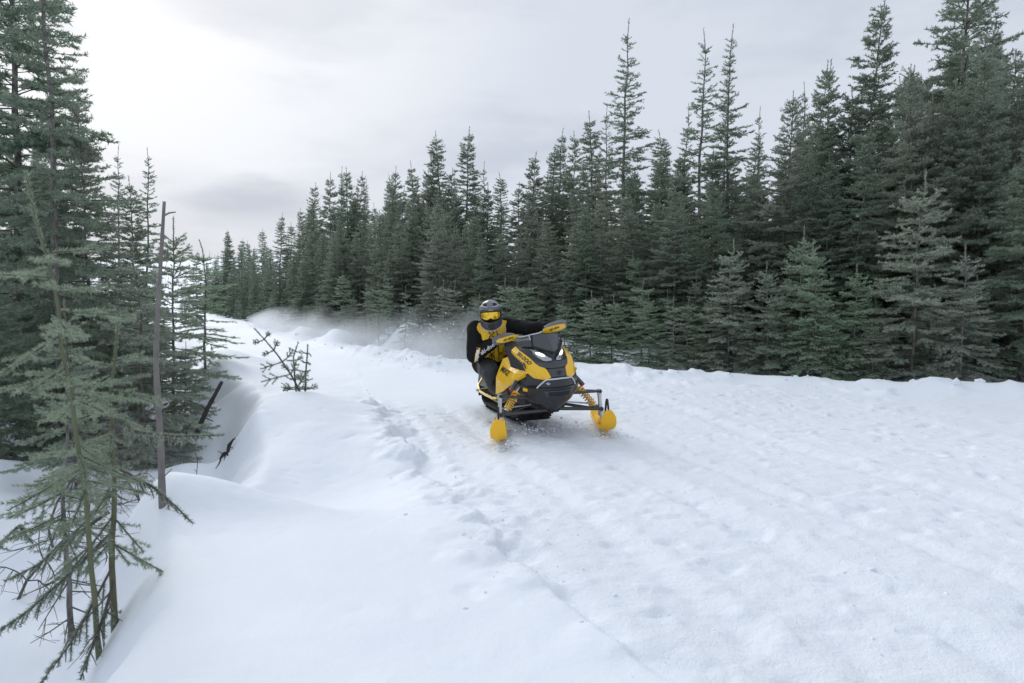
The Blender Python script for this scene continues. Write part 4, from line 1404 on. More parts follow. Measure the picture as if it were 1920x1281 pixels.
TILT = 0.055     # the bar is tipped up on the outer side of the turn
mb = MB()
bp = [(-0.37, 0.06, 0.03 - TILT), (-0.22, 0.02, 0.035 - TILT * 0.6), (-0.09, 0.0, 0.01 - TILT * .25), (0.09, 0.0, 0.01 + TILT * .25), (0.22, 0.02, 0.035 + TILT * .6), (0.37, 0.06, 0.03 + TILT)]
mb.tube([bar(p) for p in bp], 0.0125, 10)
mb.tube([bar((0, 0.0, 0.0)), RM @ Vector((0, 0.36, 0.74))], 0.03, 10)
mb.build('handlebar', m_steel, sled, 40)
for sg in (-1, 1):
    tz = TILT * sg
    mb = MB()
    mb.tube([bar((sg * 0.25, 0.025, 0.034 + tz * .68)), bar((sg * 0.385, 0.064, 0.03 + tz * 1.03))], 0.018, 10)
    mb.build('grip', m_rub, sled, 40)
    mb = MB()
    z0 = 0.034 + tz * 0.68
    cols_ = [(0.135, -0.050, 0.6), (0.17, -0.075, 1.0), (0.24, -0.085, 1.15), (0.31, -0.078, 1.0), (0.365, -0.045, 0.45)]
    rows = []
    for hz in (0.026, 0.010, -0.010, -0.028):
        rows.append([bar((sg * x, y + 0.35 * abs(hz) , z0 + tz * (x - 0.25) * 3.2 + hz * s_ )) for x, y, s_ in cols_])
    mb.slab(rows, 0.012)
    g_ = mb.build('hand_guard', m_yel, sled, 30, bev=0.003)
    if sg < 0:
        GUARD_R = g_
    else:
        GUARD_L = g_
    mb = MB()
    rows = []
    for hz, yy in ((0.062, 0.0), (0.042, -0.03), (0.0, -0.042), (-0.034, -0.034), (-0.052, -0.015)):
        rows.append([bar((sg * x, yy + y + 0.03, z0 + tz * (x - 0.25) * 3.2 + hz * s_)) for x, y, s_ in ((0.16, 0.02, 0.45), (0.22, -0.005, 0.85), (0.29, -0.005, 1.0), (0.36, 0.02, 0.9), (0.40, 0.06, 0.55))])
    mb.slab(rows, 0.008)
    mb.build('deflector', m_defl, g_, 40)
    mb = MB()
    mb.tube([bar((sg * 0.14, 0.0, 0.02 + tz * .4)), bar((sg * 0.15, -0.05, z0 + tz * (-0.1) * 3.2))], 0.013, 8)
    mb.tube([bar((sg * 0.20, 0.02, 0.035 + tz * .6)), bar((sg * 0.24, -0.03, 0.045 + tz * .65)), bar((sg * 0.34, -0.01, 0.045 + tz * .9))], 0.006, 6)
    mb.build('guard_bracket', m_steel, g_, 40)


# ---------------------------------------------------------------- lettering
def text_mesh(txt, size, shear=0.0, bold=0.0, spacing=1.0):
    cu = bpy.data.curves.new('text', 'FONT')
    cu.body = txt
    cu.size = size
    cu.shear = shear
    cu.offset = bold
    cu.space_character = spacing
    cu.align_x = 'CENTER'
    cu.align_y = 'CENTER'
    cu.resolution_u = 3
    o = bpy.data.objects.new('text', cu)
    COL.objects.link(o)
    dg = bpy.context.evaluated_depsgraph_get()
    me = bpy.data.meshes.new_from_object(o.evaluated_get(dg))
    v = [tuple(q.co) for q in me.vertices]
    f = [tuple(p.vertices) for p in me.polygons]
    bpy.data.objects.remove(o)
    bpy.data.curves.remove(cu)
    bpy.data.meshes.remove(me)
    return v, f


def bvh_of(o, loc=True):
    """BVH of a part in its parent's space"""
    me = o.data
    return BVHTree.FromPolygons([q.co.copy() for q in me.vertices], [tuple(p.vertices) for p in me.polygons])


def lettering(txt, target, origin, udir, ndir, size, m, name='lettering', shear=0.25, bold=0.0, spacing=1.0, lift=0.004, stretch=1.0):
    """print lying on the surface of a part: letters are dropped on to it along -ndir"""
    v, f = text_mesh(txt, size, shear, bold, spacing)
    u_ = Vector(udir).normalized()
    n_ = Vector(ndir).normalized()
    u_ = (u_ - n_ * u_.dot(n_)).normalized()
    w_ = n_.cross(u_)
    tree_ = bvh_of(target)
    me = bpy.data.meshes.new(name)
    bm = bmesh.new()
    vs = [bm.verts.new((x * stretch, y, 0)) for x, y, z in v]
    for q in f:
        try:
            bm.faces.new([vs[i] for i in q])
        except ValueError:
            pass
    bmesh.ops.triangulate(bm, faces=bm.faces[:])
    lng = [e for e in bm.edges if e.calc_length() > size * 0.22]
    if lng:
        bmesh.ops.subdivide_edges(bm, edges=lng, cuts=2)
        bmesh.ops.triangulate(bm, faces=bm.faces[:])
    for q in bm.verts:
        p = Vector(origin) + u_ * q.co.x + w_ * q.co.y
        hit, nn, ii, dd = tree_.ray_cast(p + n_ * 0.25, -n_, 0.6)
        if hit is None:
            hit, nn, ii, dd = tree_.find_nearest(p)
        q.co = hit + n_ * lift
    bm.normal_update()
    bm.to_mesh(me)
    bm.free()
    me.materials.append(m)
    return link(name, me, target)


HOOD_R = [o for o in sled.children if o.name.startswith('hood_panel') and sum(q.co.x for q in o.data.vertices) < 0][0]
nd = RM.to_3x3() @ Vector((-0.55, -0.75, 0.35))
p_a, p_b = RM @ nose(-1.12, 0.775, 0.02), RM @ nose(-0.80, 0.655, 0.02)
lettering('SKI-DOO', HOOD_R, p_a.lerp(p_b, 0.50), p_b - p_a, nd, 0.054, m_ink, bold=0.0012, shear=0.2, lift=0.007)
nd = RM.to_3x3() @ Vector((-0.80, -0.55, 0.25))
lettering('MXZ', SIDE_R, RM @ Vector((-0.345, 0.30, 0.585)), RM.to_3x3() @ Vector((0.25, -0.75, -0.28)), nd, 0.078, m_ink, bold=0.002, shear=0.3, lift=0.008)
for g_, s_ in ((GUARD_R, -1), (GUARD_L, 1)):
    cen = sum((q.co for q in g_.data.vertices), Vector()) / len(g_.data.vertices)
    lettering('ski-doo', g_, cen, bar((0.30, 0, TILT * 1.0)) - bar((0.20, 0, TILT * 0.5)), Vector((-0.30, -1, 0.05)), 0.036, m_ink, bold=0.0008, shear=0.3, lift=0.006)

# ================================================================ THE RIDER
from mathutils import noise as mnoise
m_jack = simple('black_jacket_cloth', (0.009, 0.0095, 0.010), 0.85, var=0.25, scale=60, bump=0.5, spec=0.25)
m_pant = simple('charcoal_trouser_cloth', (0.026, 0.028, 0.031), 0.65, var=0.25, scale=50, bump=0.4)
m_boot = simple('boot_leather', (0.016, 0.016, 0.017), 0.5, bump=0.3)
m_jyel = simple('yellow_jacket_cloth', (0.95, 0.57, 0.020), 0.62, var=0.10, scale=40, bump=0.35)
m_hgrey = simple('helmet_grey', (0.17, 0.172, 0.185), 0.32, var=0.12, scale=20, coat=0.3)
m_hdark = simple('helmet_dark', (0.060, 0.061, 0.066), 0.40, var=0.15, scale=20)
m_hlite = simple('helmet_silver', (0.42, 0.42, 0.44), 0.35, var=0.08, scale=20)
m_gold = simple('mirrored_yellow_lens', (0.95, 0.60, 0.02), 0.10, metal=0.55, var=0.05, scale=8, spec=0.6, coat=0.5)
m_glove = simple('black_glove', (0.015, 0.015, 0.016), 0.65, bump=0.4)

W_SLED = Matrix.Translation(SLED_LOC) @ Matrix.Rotation(SLED_YAW, 4, 'Z') @ RM
P_BASE = W_SLED @ Vector((-0.30, 0.85, 0.0))
P_BASE.z = 0.0
TO_P = Matrix.Translation(-P_BASE) @ W_SLED        # machine space -> rider's own space


def capsule(mb, p0, r0, p1, r1, n=14):
    p0, p1 = Vector(p0), Vector(p1)
    d = p1 - p0
    L = d.length
    d.normalize()
    path, rad = [], []
    for k in range(5):
        a = math.pi / 2 * (1 - k / 4)
        path.append(p0 - d * r0 * math.sin(a))
        rad.append(max(1e-4, r0 * math.cos(a)))
    for k in range(5):
        a = math.pi / 2 * k / 4
        path.append(p1 + d * r1 * math.sin(a))
        rad.append(max(1e-4, r1 * math.cos(a)))
    mb.tube(path, rad, n)


def fuse(mb, voxel, smooth_it):
    """one continuous skin over overlapping volumes"""
    me = bpy.data.meshes.new('tmp')
    me.from_pydata(mb.v, [], mb.f)
    o = bpy.data.objects.new('tmp', me)
    COL.objects.link(o)
    md = o.modifiers.new('r', 'REMESH')
    md.mode = 'VOXEL'
    md.voxel_size = voxel
    ms = o.modifiers.new('s', 'SMOOTH')
    ms.factor = 0.5
    ms.iterations = smooth_it
    dg = bpy.context.evaluated_depsgraph_get()
    out = bpy.data.meshes.new_from_object(o.evaluated_get(dg))
    bpy.data.objects.remove(o)
    bpy.data.meshes.remove(me)
    return out


def seg_dist(P, a, b_):
    a, b_ = np.array(a), np.array(b_)
    d = b_ - a
    t_ = np.clip(((P - a) @ d) / (d @ d), 0, 1)
    return np.linalg.norm(P - a - t_[:, None] * d, axis=1)


# joints, in the machine's space
J = dict(pelvis=(-0.245, 0.99, 0.62), belly=(-0.285, 0.91, 0.73), chest=(-0.305, 0.85, 0.885), upper=(-0.310, 0.82, 0.975), neck=(-0.322, 0.78, 1.06), head=(-0.326, 0.73, 1.15),
         shR=(-0.468, 0.835, 1.005), shL=(-0.135, 0.80, 1.025), elR=(-0.512, 0.80, 0.725), wrR=(-0.330, 0.600, 0.868), elL=(0.045, 0.625, 0.978), wrL=(0.268, 0.455, 0.985),
         hipR=(-0.345, 0.98, 0.60), knR=(-0.405, 0.585, 0.545), anR=(-0.355, 0.69, 0.37), hipL=(-0.13, 0.98, 0.63), knL=(0.20, 0.62, 0.66), anL=(0.27, 0.70, 0.37),
         toeR=(-0.33, 0.53, 0.315), toeL=(0.28, 0.52, 0.315))
BONES = [('torso', 'pelvis', 0.150, 'belly', 0.150), ('torso', 'belly', 0.155, 'chest', 0.172), ('torso', 'chest', 0.172, 'upper', 0.145), ('torso', 'upper', 0.120, 'neck', 0.072), ('torso', 'neck', 0.068, 'head', 0.085),
         ('torso', 'upper', 0.118, 'shR', 0.090), ('torso', 'upper', 0.115, 'shL', 0.088),
         ('arm', 'shR', 0.096, 'elR', 0.084), ('arm', 'elR', 0.082, 'wrR', 0.056), ('arm', 'shL', 0.096, 'elL', 0.078), ('arm', 'elL', 0.078, 'wrL', 0.054),
         ('leg', 'pelvis', 0.14, 'hipR', 0.125), ('leg', 'pelvis', 0.14, 'hipL', 0.125), ('leg', 'hipR', 0.125, 'knR', 0.098), ('leg', 'knR', 0.098, 'anR', 0.066),
         ('leg', 'hipL', 0.125, 'knL', 0.092), ('leg', 'knL', 0.092, 'anL', 0.066), ('boot', 'anR', 0.064, 'toeR', 0.050), ('boot', 'anL', 0.064, 'toeL', 0.050)]
mb = MB()
for part_, a, ra, b_, rb in BONES:
    capsule(mb, J[a], ra, J[b_], rb)
# the loose hem of the jacket
capsule(mb, (-0.38, 0.97, 0.60), 0.115, (-0.20, 0.97, 0.64), 0.12)
body = fuse(mb, 0.0095, 5)
n = len(body.vertices)
co = np.empty(n * 3, dtype=np.float32)
body.vertices.foreach_get('co', co)
co = co.reshape(-1, 3).astype(float)
no = np.empty(n * 3, dtype=np.float32)
body.vertices.foreach_get('normal', no)
no = no.reshape(-1, 3)
names = ['torso', 'arm', 'leg', 'boot']
D = np.full((n, 4), 9.0)
for part_, a, ra, b_, rb in BONES:
    k = names.index(part_)
    D[:, k] = np.minimum(D[:, k], seg_dist(co, J[a], J[b_]) - 0.5 * (ra + rb))
own = D.argmin(1)
# folds in the cloth: bunched near the joints, long on the body
fold = np.array([mnoise.noise(Vector((p[0] * 16, p[1] * 16, p[2] * 9))) + 0.5 * mnoise.noise(Vector((p[0] * 34, p[1] * 34, p[2] * 20))) for p in co])
bunch = np.zeros(n)
for jn in ('elR', 'elL', 'knR', 'shR', 'shL', 'belly'):
    bunch = np.maximum(bunch, np.exp(-(np.linalg.norm(co - np.array(J[jn]), axis=1) / 0.13) ** 2))
co = co + no * (fold * (0.0055 + 0.009 * bunch))[:, None]
jacket_hem = (own == 2) & (co[:, 2] > 0.53) & (co[:, 1] > 0.84)
own2 = np.where(jacket_hem, 0, own)
fv = np.empty(len(body.loops), dtype=np.int32)
body.loops.foreach_get('vertex_index', fv)
fv = fv.reshape(-1, 4) if len(fv) == 4 * len(body.polygons) else None
wco = np.array([tuple(TO_P @ Vector(p)) for p in co])
mi = np.array([0, 0, 1, 2])[own2[fv[:, 0]]]
me = mesh_np('person', wco, fv.reshape(-1), 4, (m_jack, m_pant, m_boot), mi, True)
person = link('person', me)
person.location = P_BASE
tag(person, 'rider in a black and yellow jacket and grey helmet leaning off the snowmobile', 'person')

# yellow front of the jacket: its own layer of cloth over the chest
POLY = [(-0.485, 1.02), (-0.455, 1.07), (-0.225, 1.10), (-0.130, 1.07), (-0.105, 0.99), (-0.105, 0.84), (-0.115, 0.70), (-0.22, 0.635), (-0.440, 0.625), (-0.435, 0.70), (-0.400, 0.80), (-0.440, 0.92)]


def inside(x, z, poly):
    r_ = np.zeros(x.shape, bool)
    for (x0, z0), (x1, z1) in zip(poly, poly[1:] + poly[:1]):
        c_ = ((z0 > z) != (z1 > z)) & (x < (x1 - x0) * (z - z0) / (z1 - z0 + 1e-12) + x0)
        r_ ^= c_
    return r_


fc = co[fv].mean(1)
fn = no[fv].mean(1)
sel = inside(fc[:, 0], fc[:, 2], POLY) & (fn[:, 1] < 0.12) & (own2[fv].max(1) == 0) & (D[fv[:, 0], 1] > -0.012)
pf = fv[sel]
used, inv = np.unique(pf.reshape(-1), return_inverse=True)
bm = bmesh.new()
bv = [bm.verts.new(TO_P @ Vector(co[i] + no[i] * 0.006)) for i in used]
for q in inv.reshape(-1, 4):
    bm.faces.new([bv[i] for i in q])
for _ in range(4):
    bmesh.ops.smooth_vert(bm, verts=[v for v in bm.verts if v.is_boundary], factor=0.5, use_axis_x=True, use_axis_y=True, use_axis_z=True)
me = bpy.data.meshes.new('jacket_front')
bm.to_mesh(me)
bm.free()
me.materials.append(m_jyel)
me.polygons.foreach_set('use_smooth', [True] * len(me.polygons))
jf = link('jacket_front', me, person)
md = jf.modifiers.new('thickness', 'SOLIDIFY')
md.thickness = 0.006
md.offset = -1
tag(jf, label='yellow jacket front with black letters and zip')


def pvec(v):
    return (TO_P.to_3x3() @ Vector(v)).normalized()


def ppt(v):
    return TO_P @ Vector(v)


def pparts(mbx, name, m, parent, smooth=35, **k):
    mbx.xf(TO_P)
    return mbx.build(name, m, parent, smooth, **k)


# zip
tree_ = bvh_of(jf)


def drop(v, n_, lift):
    p = ppt(v)
    d_ = pvec(n_)
    hit, a, b2, c2 = tree_.ray_cast(p + d_ * 0.3, -d_, 0.8)
    if hit is None:
        hit = tree_.find_nearest(p)[0]
    return hit + d_ * lift


front = (-0.25, -1, 0.1)
mb = MB()
mb.tube([drop((x, 0.7, z), front, 0.002) for x, z in resamp([(-0.285, 1.03), (-0.275, 0.97), (-0.262, 0.90), (-0.268, 0.80), (-0.262, 0.72), (-0.262, 0.665)], 24)], 0.0055, 6)
mb.build('zip', m_ink, jf, 40)
lettering('SKI-DOO', jf, ppt((-0.335, 0.70, 0.835)), pvec((0.02, 0, 1)), pvec(front), 0.084, m_ink, bold=0.0008, shear=0.12, lift=0.006, stretch=0.95)
lettering('ROTAX', jf, ppt((-0.20, 0.70, 0.735)), pvec((1, 0, 0.22)), pvec(front), 0.034, m_ink, shear=0.2, lift=0.005)
lettering('ride', jf, ppt((-0.195, 0.70, 0.700)), pvec((1, 0, 0.22)), pvec(front), 0.040, m_ink, shear=0.2, lift=0.005)
mb = MB()
mb.slab([[drop((x, 0.7, z), front, 0.004) for x in (-0.175, -0.145)] for z in (1.02, 0.98, 0.955)], 0.002)
mb.build('chest_badge', m_white, jf, 0)

# print on the sleeve: white letters and a white flash edged in yellow
el, wr = Vector(J['elR']), Vector(J['wrR'])
ad = (wr - el).normalized()
out_n = Vector((-0.35, -0.9, -0.25))
lettering('ski-doo', person, ppt(el.lerp(wr, 0.62)), pvec(ad), pvec(out_n), 0.062, m_white, bold=0.0012, shear=0.3, lift=0.004, name='sleeve_lettering')
lettering('/', person, ppt(el.lerp(wr, 0.14)), pvec((0.8, -0.5, 0.1)), pvec(out_n), 0.17, m_jyel, bold=0.016, shear=0.1, lift=0.003, name='sleeve_flash')
lettering('/', person, ppt(el.lerp(wr, 0.14)), pvec((0.8, -0.5, 0.1)), pvec(out_n), 0.15, m_white, bold=0.010, shear=0.1, lift=0.006, name='sleeve_flash')
elL, wrL = Vector(J['elL']), Vector(J['wrL'])
mb = MB()
c0 = ppt(elL.lerp(wrL, 0.30)) + pvec((-0.2, -0.9, -0.3)) * 0.062
mb.box(c0, (0.035, 0.006, 0.012), Euler((0, R(4), R(-20))), bev=0.002)
mb.build('sleeve_tag', m_jyel, person, 0)

# gloves: palm, four fingers round the grip, thumb below
for sg, wj in ((-1, 'wrR'), (1, 'wrL')):
    g0 = RM.inverted() @ bar((sg * 0.275, 0.033, 0.034 + TILT * sg * .75))
    g1 = RM.inverted() @ bar((sg * 0.365, 0.058, 0.031 + TILT * sg * .98))
    axd = (g1 - g0).normalized()
    back = Vector((0, 1, 0))
    back = (back - axd * back.dot(axd)).normalized()
    upv = axd.cross(back)
    if upv.z < 0:
        upv = -upv
    cen = (g0 + g1) / 2
    mb = MB()
    wrist = Vector(J[wj])
    capsule(mb, wrist, 0.044, cen + back * 0.052 + upv * 0.020, 0.036)
    for k in range(4):
        c_ = g0.lerp(g1, k / 3.0)
        r_ = (0.0135, 0.0142, 0.0138, 0.0120)[k]
        ext = (0.9, 1.0, 0.97, 0.8)[k]
        pts = []
        for q in range(7):
            an = R(150) - R(245) * ext * q / 6
            rad_ = 0.034
            pts.append(c_ - back * (-rad_ * math.cos(an - R(0))) * 1.0 * -1 * -1 + upv * rad_ * math.sin(an))
        pts[0] = c_ + back * 0.046 + upv * 0.022
        mb.tube(pts, [r_ * 1.15] + [r_] * 5 + [r_ * 0.85], 8)
    th = g0 - axd * 0.004
    mb.tube([th + back * 0.05, th + back * 0.03 - upv * 0.026, th - upv * 0.036 - back * 0.004, th - upv * 0.030 - back * 0.028], [0.017, 0.0155, 0.0145, 0.012], 8)
    gm = fuse(mb, 0.0055, 2)
    for q in gm.vertices:
        q.co = TO_P @ q.co
    gm.materials.clear()
    gm.materials.append(m_glove)
    gm.polygons.foreach_set('use_smooth', [True] * len(gm.polygons))
    link('glove', gm, person)

# --- helmet
HM = TO_P @ Matrix.Translation((-0.322, 0.715, 1.170)) @ Matrix.Rotation(R(-20), 4, 'Z') @ Matrix.Rotation(R(7), 4, 'X') @ Matrix.Scale(0.94, 4)


def hpt(az, z, k=1.0):
    """point of the helmet's egg at azimuth az (0 = forward) and height z"""
    c_ = 0.150
    q = math.sqrt(max(0.0, 1 - ((z - 0.005) / c_) ** 2)) if z > 0.005 else 1 - 0.30 * (min(0, z - 0.005) / 0.16) ** 2
    a = R(az)
    return Vector((0.130 * q * math.sin(a) * k, -0.160 * q * math.cos(a) * k, z if z < 0.005 else 0.005 + (z - 0.005) * k))


mb = MB()
rows = []
for k in range(12):
    f_ = k / 11
    row = []
    for az in range(-180, 181, 12):
        zb = -0.115
        if abs(az) < 78:
            zb = 0.052
        elif abs(az) < 100:
            zb = 0.052 + (-0.115 - 0.052) * (abs(az) - 78) / 22
        ang = (1 - f_) * math.pi / 2
        zt = 0.155
        z = zb + (zt - zb) * (math.sin(ang) if True else 0)
        row.append(hpt(az, min(z, 0.1549)))
    rows.append(row)
mb.slab(rows, 0.014, nrm='out')
mb.xf(HM)
helmet = mb.build('helmet', m_hgrey, person, 40)
tag(helmet, label='grey motocross style helmet with yellow goggles')
# lining: the dark inside with the covered face
mb = MB()
rows = []
for k in range(10):
    z = -0.13 + 0.24 * k / 9
    rows.append([hpt(az, z, 0.86) for az in range(-180, 181, 15)])
mb.slab(rows, 0.01, nrm='out')
mb.xf(HM)
mb.build('lining', m_matte, helmet, 40)
# chin bar
mb = MB()
rows = []
for t_ in (0.0, 0.33, 0.66, 1.0):
    row = []
    for az in np.linspace(-96, 96, 21):
        f_ = math.cos(R(az * 0.93)) ** 1
        f_ = max(0.0, f_)
        top_z = -0.015 - 0.065 * f_ ** 0.8
        bot_z = -0.120 - 0.045 * f_
        z = top_z + (bot_z - top_z) * t_
        rx = 0.136 - 0.030 * t_ * (0.4 + 0.6 * f_)
        ry = 0.150 + 0.070 * f_ ** 2.2 - 0.022 * t_
        row.append(Vector((rx * math.sin(R(az)), -ry * math.cos(R(az)), z)))
    rows.append(row)
mb.slab(rows, 0.016, nrm=(0, -1, 0))
mb.xf(HM)
cb = mb.build('chin_bar', m_hdark, helmet, 40)
mb = MB()
mb.tube([HM @ Vector((0, -0.186, -0.118)), HM @ Vector((0, -0.212, -0.118)), HM @ Vector((0, -0.216, -0.118))], [0.034, 0.030, 0.024], 14)
mv = mb.build('mouth_vent', m_matte, cb, 40)
for k in (-1, 0, 1):
    mb = MB()
    mb.tube([HM @ Vector((0.020 * k, -0.219, -0.140)), HM @ Vector((0.020 * k, -0.219, -0.096))], 0.0035, 6)
    mb.build('vent_rib', m_hdark, mv, 40)
for sg in (-1, 1):
    mb = MB()
    mb.tube([HM @ Vector((sg * 0.135, -0.03, -0.105)), HM @ Vector((sg * 0.112, -0.115, -0.140)), HM @ Vector((sg * 0.055, -0.180, -0.168)), HM @ Vector((sg * 0.0, -0.196, -0.170))], 0.006, 6)
    mb.build('chin_edge', m_hlite, cb, 40)
    # side intakes and pale blades running to the peak
    mb = MB()
    mb.slab([[hpt(sg * az, z, 1.02) for az in (22, 32, 44, 54)] for z in (0.098, 0.112, 0.122)], 0.01, nrm=(0, -1, 0))
    mb.xf(HM)
    mb.build('intake', m_matte, helmet, 40)
    mb = MB()
    mb.tube([HM @ hpt(sg * az, z, 1.03) for az, z in ((12, 0.086), (26, 0.086), (42, 0.088), (56, 0.098), (66, 0.090), (84, 0.070))], [0.006, 0.009, 0.009, 0.008, 0.008, 0.005], 8)
    mb.tube([HM @ hpt(sg * az, z, 1.03) for az, z in ((20, 0.128), (36, 0.131), (54, 0.120), (66, 0.104))], [0.003, 0.006, 0.006, 0.004], 8)
    mb.build('blade', m_hlite, helmet, 40)
# peak
mb = MB()
rows = []
for t_, dz in ((0.0, 0.0), (0.5, 0.008), (1.0, 0.008)):
    rows.append([hpt(az, 0.066 + dz, 1.02) + Vector((0, -0.050 * t_ * math.cos(R(az)), 0)) for az in np.linspace(-62, 62, 15)])
mb.slab(rows, 0.010, nrm=(0, 0, 1))
mb.xf(HM)
pk = mb.build('peak', m_hgrey, helmet, 40)
mb = MB()
rows = [[hpt(az, z, 1.025) for az in np.linspace(-70, 70, 15)] for z in (0.070, 0.040)]
mb.slab(rows, 0.010, nrm=(0, -1, 0))
mb.xf(HM)
brow = mb.build('brow_band', m_hdark, helmet, 40)
mb = MB()
mb.box(HM @ (hpt(4, 0.056, 1.035)), (0.050, 0.006, 0.009), Euler((0, R(-4), 0)), bev=0.001)
mb.build('brow_badge', m_jyel, brow, 0)
# goggles
mb = MB()
G_T = [(az, 0.046 - 0.010 * abs(az / 66) ** 2) for az in np.linspace(-66, 66, 17)]
G_B = [(az, -0.070 + 0.022 * math.exp(-(az / 12) ** 2) + 0.030 * abs(az / 66) ** 2) for az in np.linspace(-66, 66, 17)]
rows = [[hpt(a[0], a[1] * (1 - t_) + b2[1] * t_, 1.0) for a, b2 in zip(G_T, G_B)] for t_ in (0, 0.5, 1)]
mb.slab(rows, 0.02, nrm=(0, -1, 0))
mb.xf(HM)
gg = mb.build('goggles', m_matte, helmet, 40)
mb = MB()
L_T = [(az, 0.034 - 0.010 * abs(az / 52) ** 2) for az in np.linspace(-52, 52, 17)]
L_B = [(az, -0.056 + 0.026 * math.exp(-(az / 12) ** 2) + 0.026 * abs(az / 52) ** 2) for az in np.linspace(-52, 52, 17)]
rows = [[hpt(a[0], a[1] * (1 - t_) + b2[1] * t_, 1.035) for a, b2 in zip(L_T, L_B)] for t_ in (0, 0.33, 0.66, 1)]
mb.slab(rows, 0.008, nrm=(0, -1, 0))
mb.xf(HM)
mb.build('goggle_lens', m_gold, gg, 60)
# collar
mb = MB()
ring = []
for t_, dz in ((0, -0.155), (1, -0.20)):
    ring.append([Vector((0.098 * math.sin(a) * (1 + 0.1 * t_), -0.085 * math.cos(a) + 0.035, dz)) for a in np.linspace(0, 2 * math.pi, 21)])
mb.slab(ring, 0.012, nrm='out')
mb.xf(HM)
mb.build('collar', m_jack, person, 40)

# ================================================================ THINGS CLOSE BY ON THE LEFT
def near_sapling(name, label, px, pyt, Y, base_xy, seed, RAD, bark=None, **kw):
    """a sapling near enough to show single needles; its top shows at (px, pyt)"""
    tip = at(px, pyt, Y)
    bx, by = base_xy
    z0 = gz(bx, by) - 0.05
    H = tip.z - z0
    tm, cm = conifer(seed, H, RAD, **kw)
    cm.materials[0] = m_needle_pale
    if bark:
        tm.materials[0] = bark
    o = empty(name, (bx, by, z0))
    # shear the upright tree so that its stem leans to the tip
    dx, dy = tip.x - bx, tip.y - by
    for me in (tm, cm):
        n = len(me.vertices)
        c_ = np.empty(n * 3, dtype=np.float32)
        me.vertices.foreach_get('co', c_)
        c_ = c_.reshape(-1, 3)
        f_ = np.clip(c_[:, 2] / H, -0.3, 1.1)
        bow = np.sign(f_) * np.abs(f_) ** 1.25
        c_[:, 0] += dx * bow
        c_[:, 1] += dy * bow
        me.vertices.foreach_set('co', c_.ravel())
        me.update()
    link('stem', tm, o)
    link('foliage', cm, o)
    tag(o, label, 'tree', 'saplings close to the camera')
    return o


def from_px(px, py, Y):
    p = at(px, py, Y)
    return (p.x, p.y)


near_sapling('spruce_sapling', 'nearest soft sapling with a long thick leader at the left edge', 60, 325, 2.45, from_px(182, 1080, 2.95), 201, 0.36, m_green_bark,
             whorl=0.26, nb=4, power=0.42, base=0.38, leader=0.34, e_top=25, e_bot=-22, droop=12, lat_sp=0.065, lat_f=0.40, gap=0.10, sec=True, dens=1000, nl=0.019, nw=0.0034, irr=0.35, trunk_r=0.009, up_tip=12)
near_sapling('spruce_sapling', 'sapling with a yellow green stem beside the dead pole, drooping over the snow edge', 200, 597, 2.95, from_px(214, 1120, 3.05), 207, 0.33, m_green_bark,
             whorl=0.19, nb=4, power=0.50, base=0.14, leader=0.20, e_top=20, e_bot=-38, droop=16, lat_sp=0.065, lat_f=0.36, gap=0.15, sec=False, dens=950, nl=0.018, nw=0.0034, irr=0.45, trunk_r=0.012, dead_low=0.10, up_tip=15)
near_sapling('spruce_sapling', 'small sapling growing low between the two nearest saplings', 120, 700, 3.3, from_px(128, 1010, 3.5), 211, 0.34, m_bark,
             whorl=0.15, nb=5, power=0.6, base=0.1, leader=0.15, e_top=30, e_bot=-25, droop=14, lat_sp=0.06, lat_f=0.4, dens=800, nl=0.018, nw=0.0036, irr=0.4, trunk_r=0.012, dead_low=0.35)

# long bare-ended boughs hanging from the foot of the second sapling over the hollow
rng = np.random.default_rng(77)


def bough(name, label, pts, seed, side=0.16, dens=850, fade=0.0, parent=None, r0=0.008):
    """a hanging bough: wooden spine with needled side twigs"""
    r_ = np.random.default_rng(seed)
    P = np.array(resamp([tuple(at(*p)) for p in pts], 16))
    wp, wr, S0, S1 = [P], [np.linspace(r0, 0.0022, 16)], [], []
    T = unit(np.gradient(P, axis=0))
    S0.append(P[5:-1])
    S1.append(P[6:])
    for k in range(2, 15):
        for sg in (-1, 1):
            if r_.random() < 0.2:
                continue
            sd = unit(np.cross(T[k], [0, 0.3, 1.0])) * sg
            d_ = unit(T[k] * 0.8 + sd * 0.7 + np.array([0, 0, -0.35]) + 0.2 * r_.standard_normal(3))
            l_ = side * (1.05 - k / 16) * (0.5 + 0.8 * r_.random())
            q = np.stack([P[k], P[k] + d_ * l_ * 0.5, P[k] + unit(d_ + np.array([0, 0, -0.25])) * l_])
            wp.append(q)
            wr.append(np.array([0.003, 0.0025, 0.0015]))
            if r_.random() > fade:
                S0 += [q[:-1]]
                S1 += [q[1:]]
    V, F = tubes(wp, wr, 4)
    o = empty(name, tuple(P[0]))
    V = V - P[0]
    link('stem', mesh_np('stem', V, F, 4, (m_twig,), None, True), o)
    nv = needles(r_, np.concatenate(S0) - P[0], np.concatenate(S1) - P[0], dens, 0.017, 0.0036)
    link('foliage', mesh_np('foliage', nv, np.arange(len(nv)), 3, (m_needle,)), o)
    return tag(o, label, 'branch', 'boughs hanging at the left')


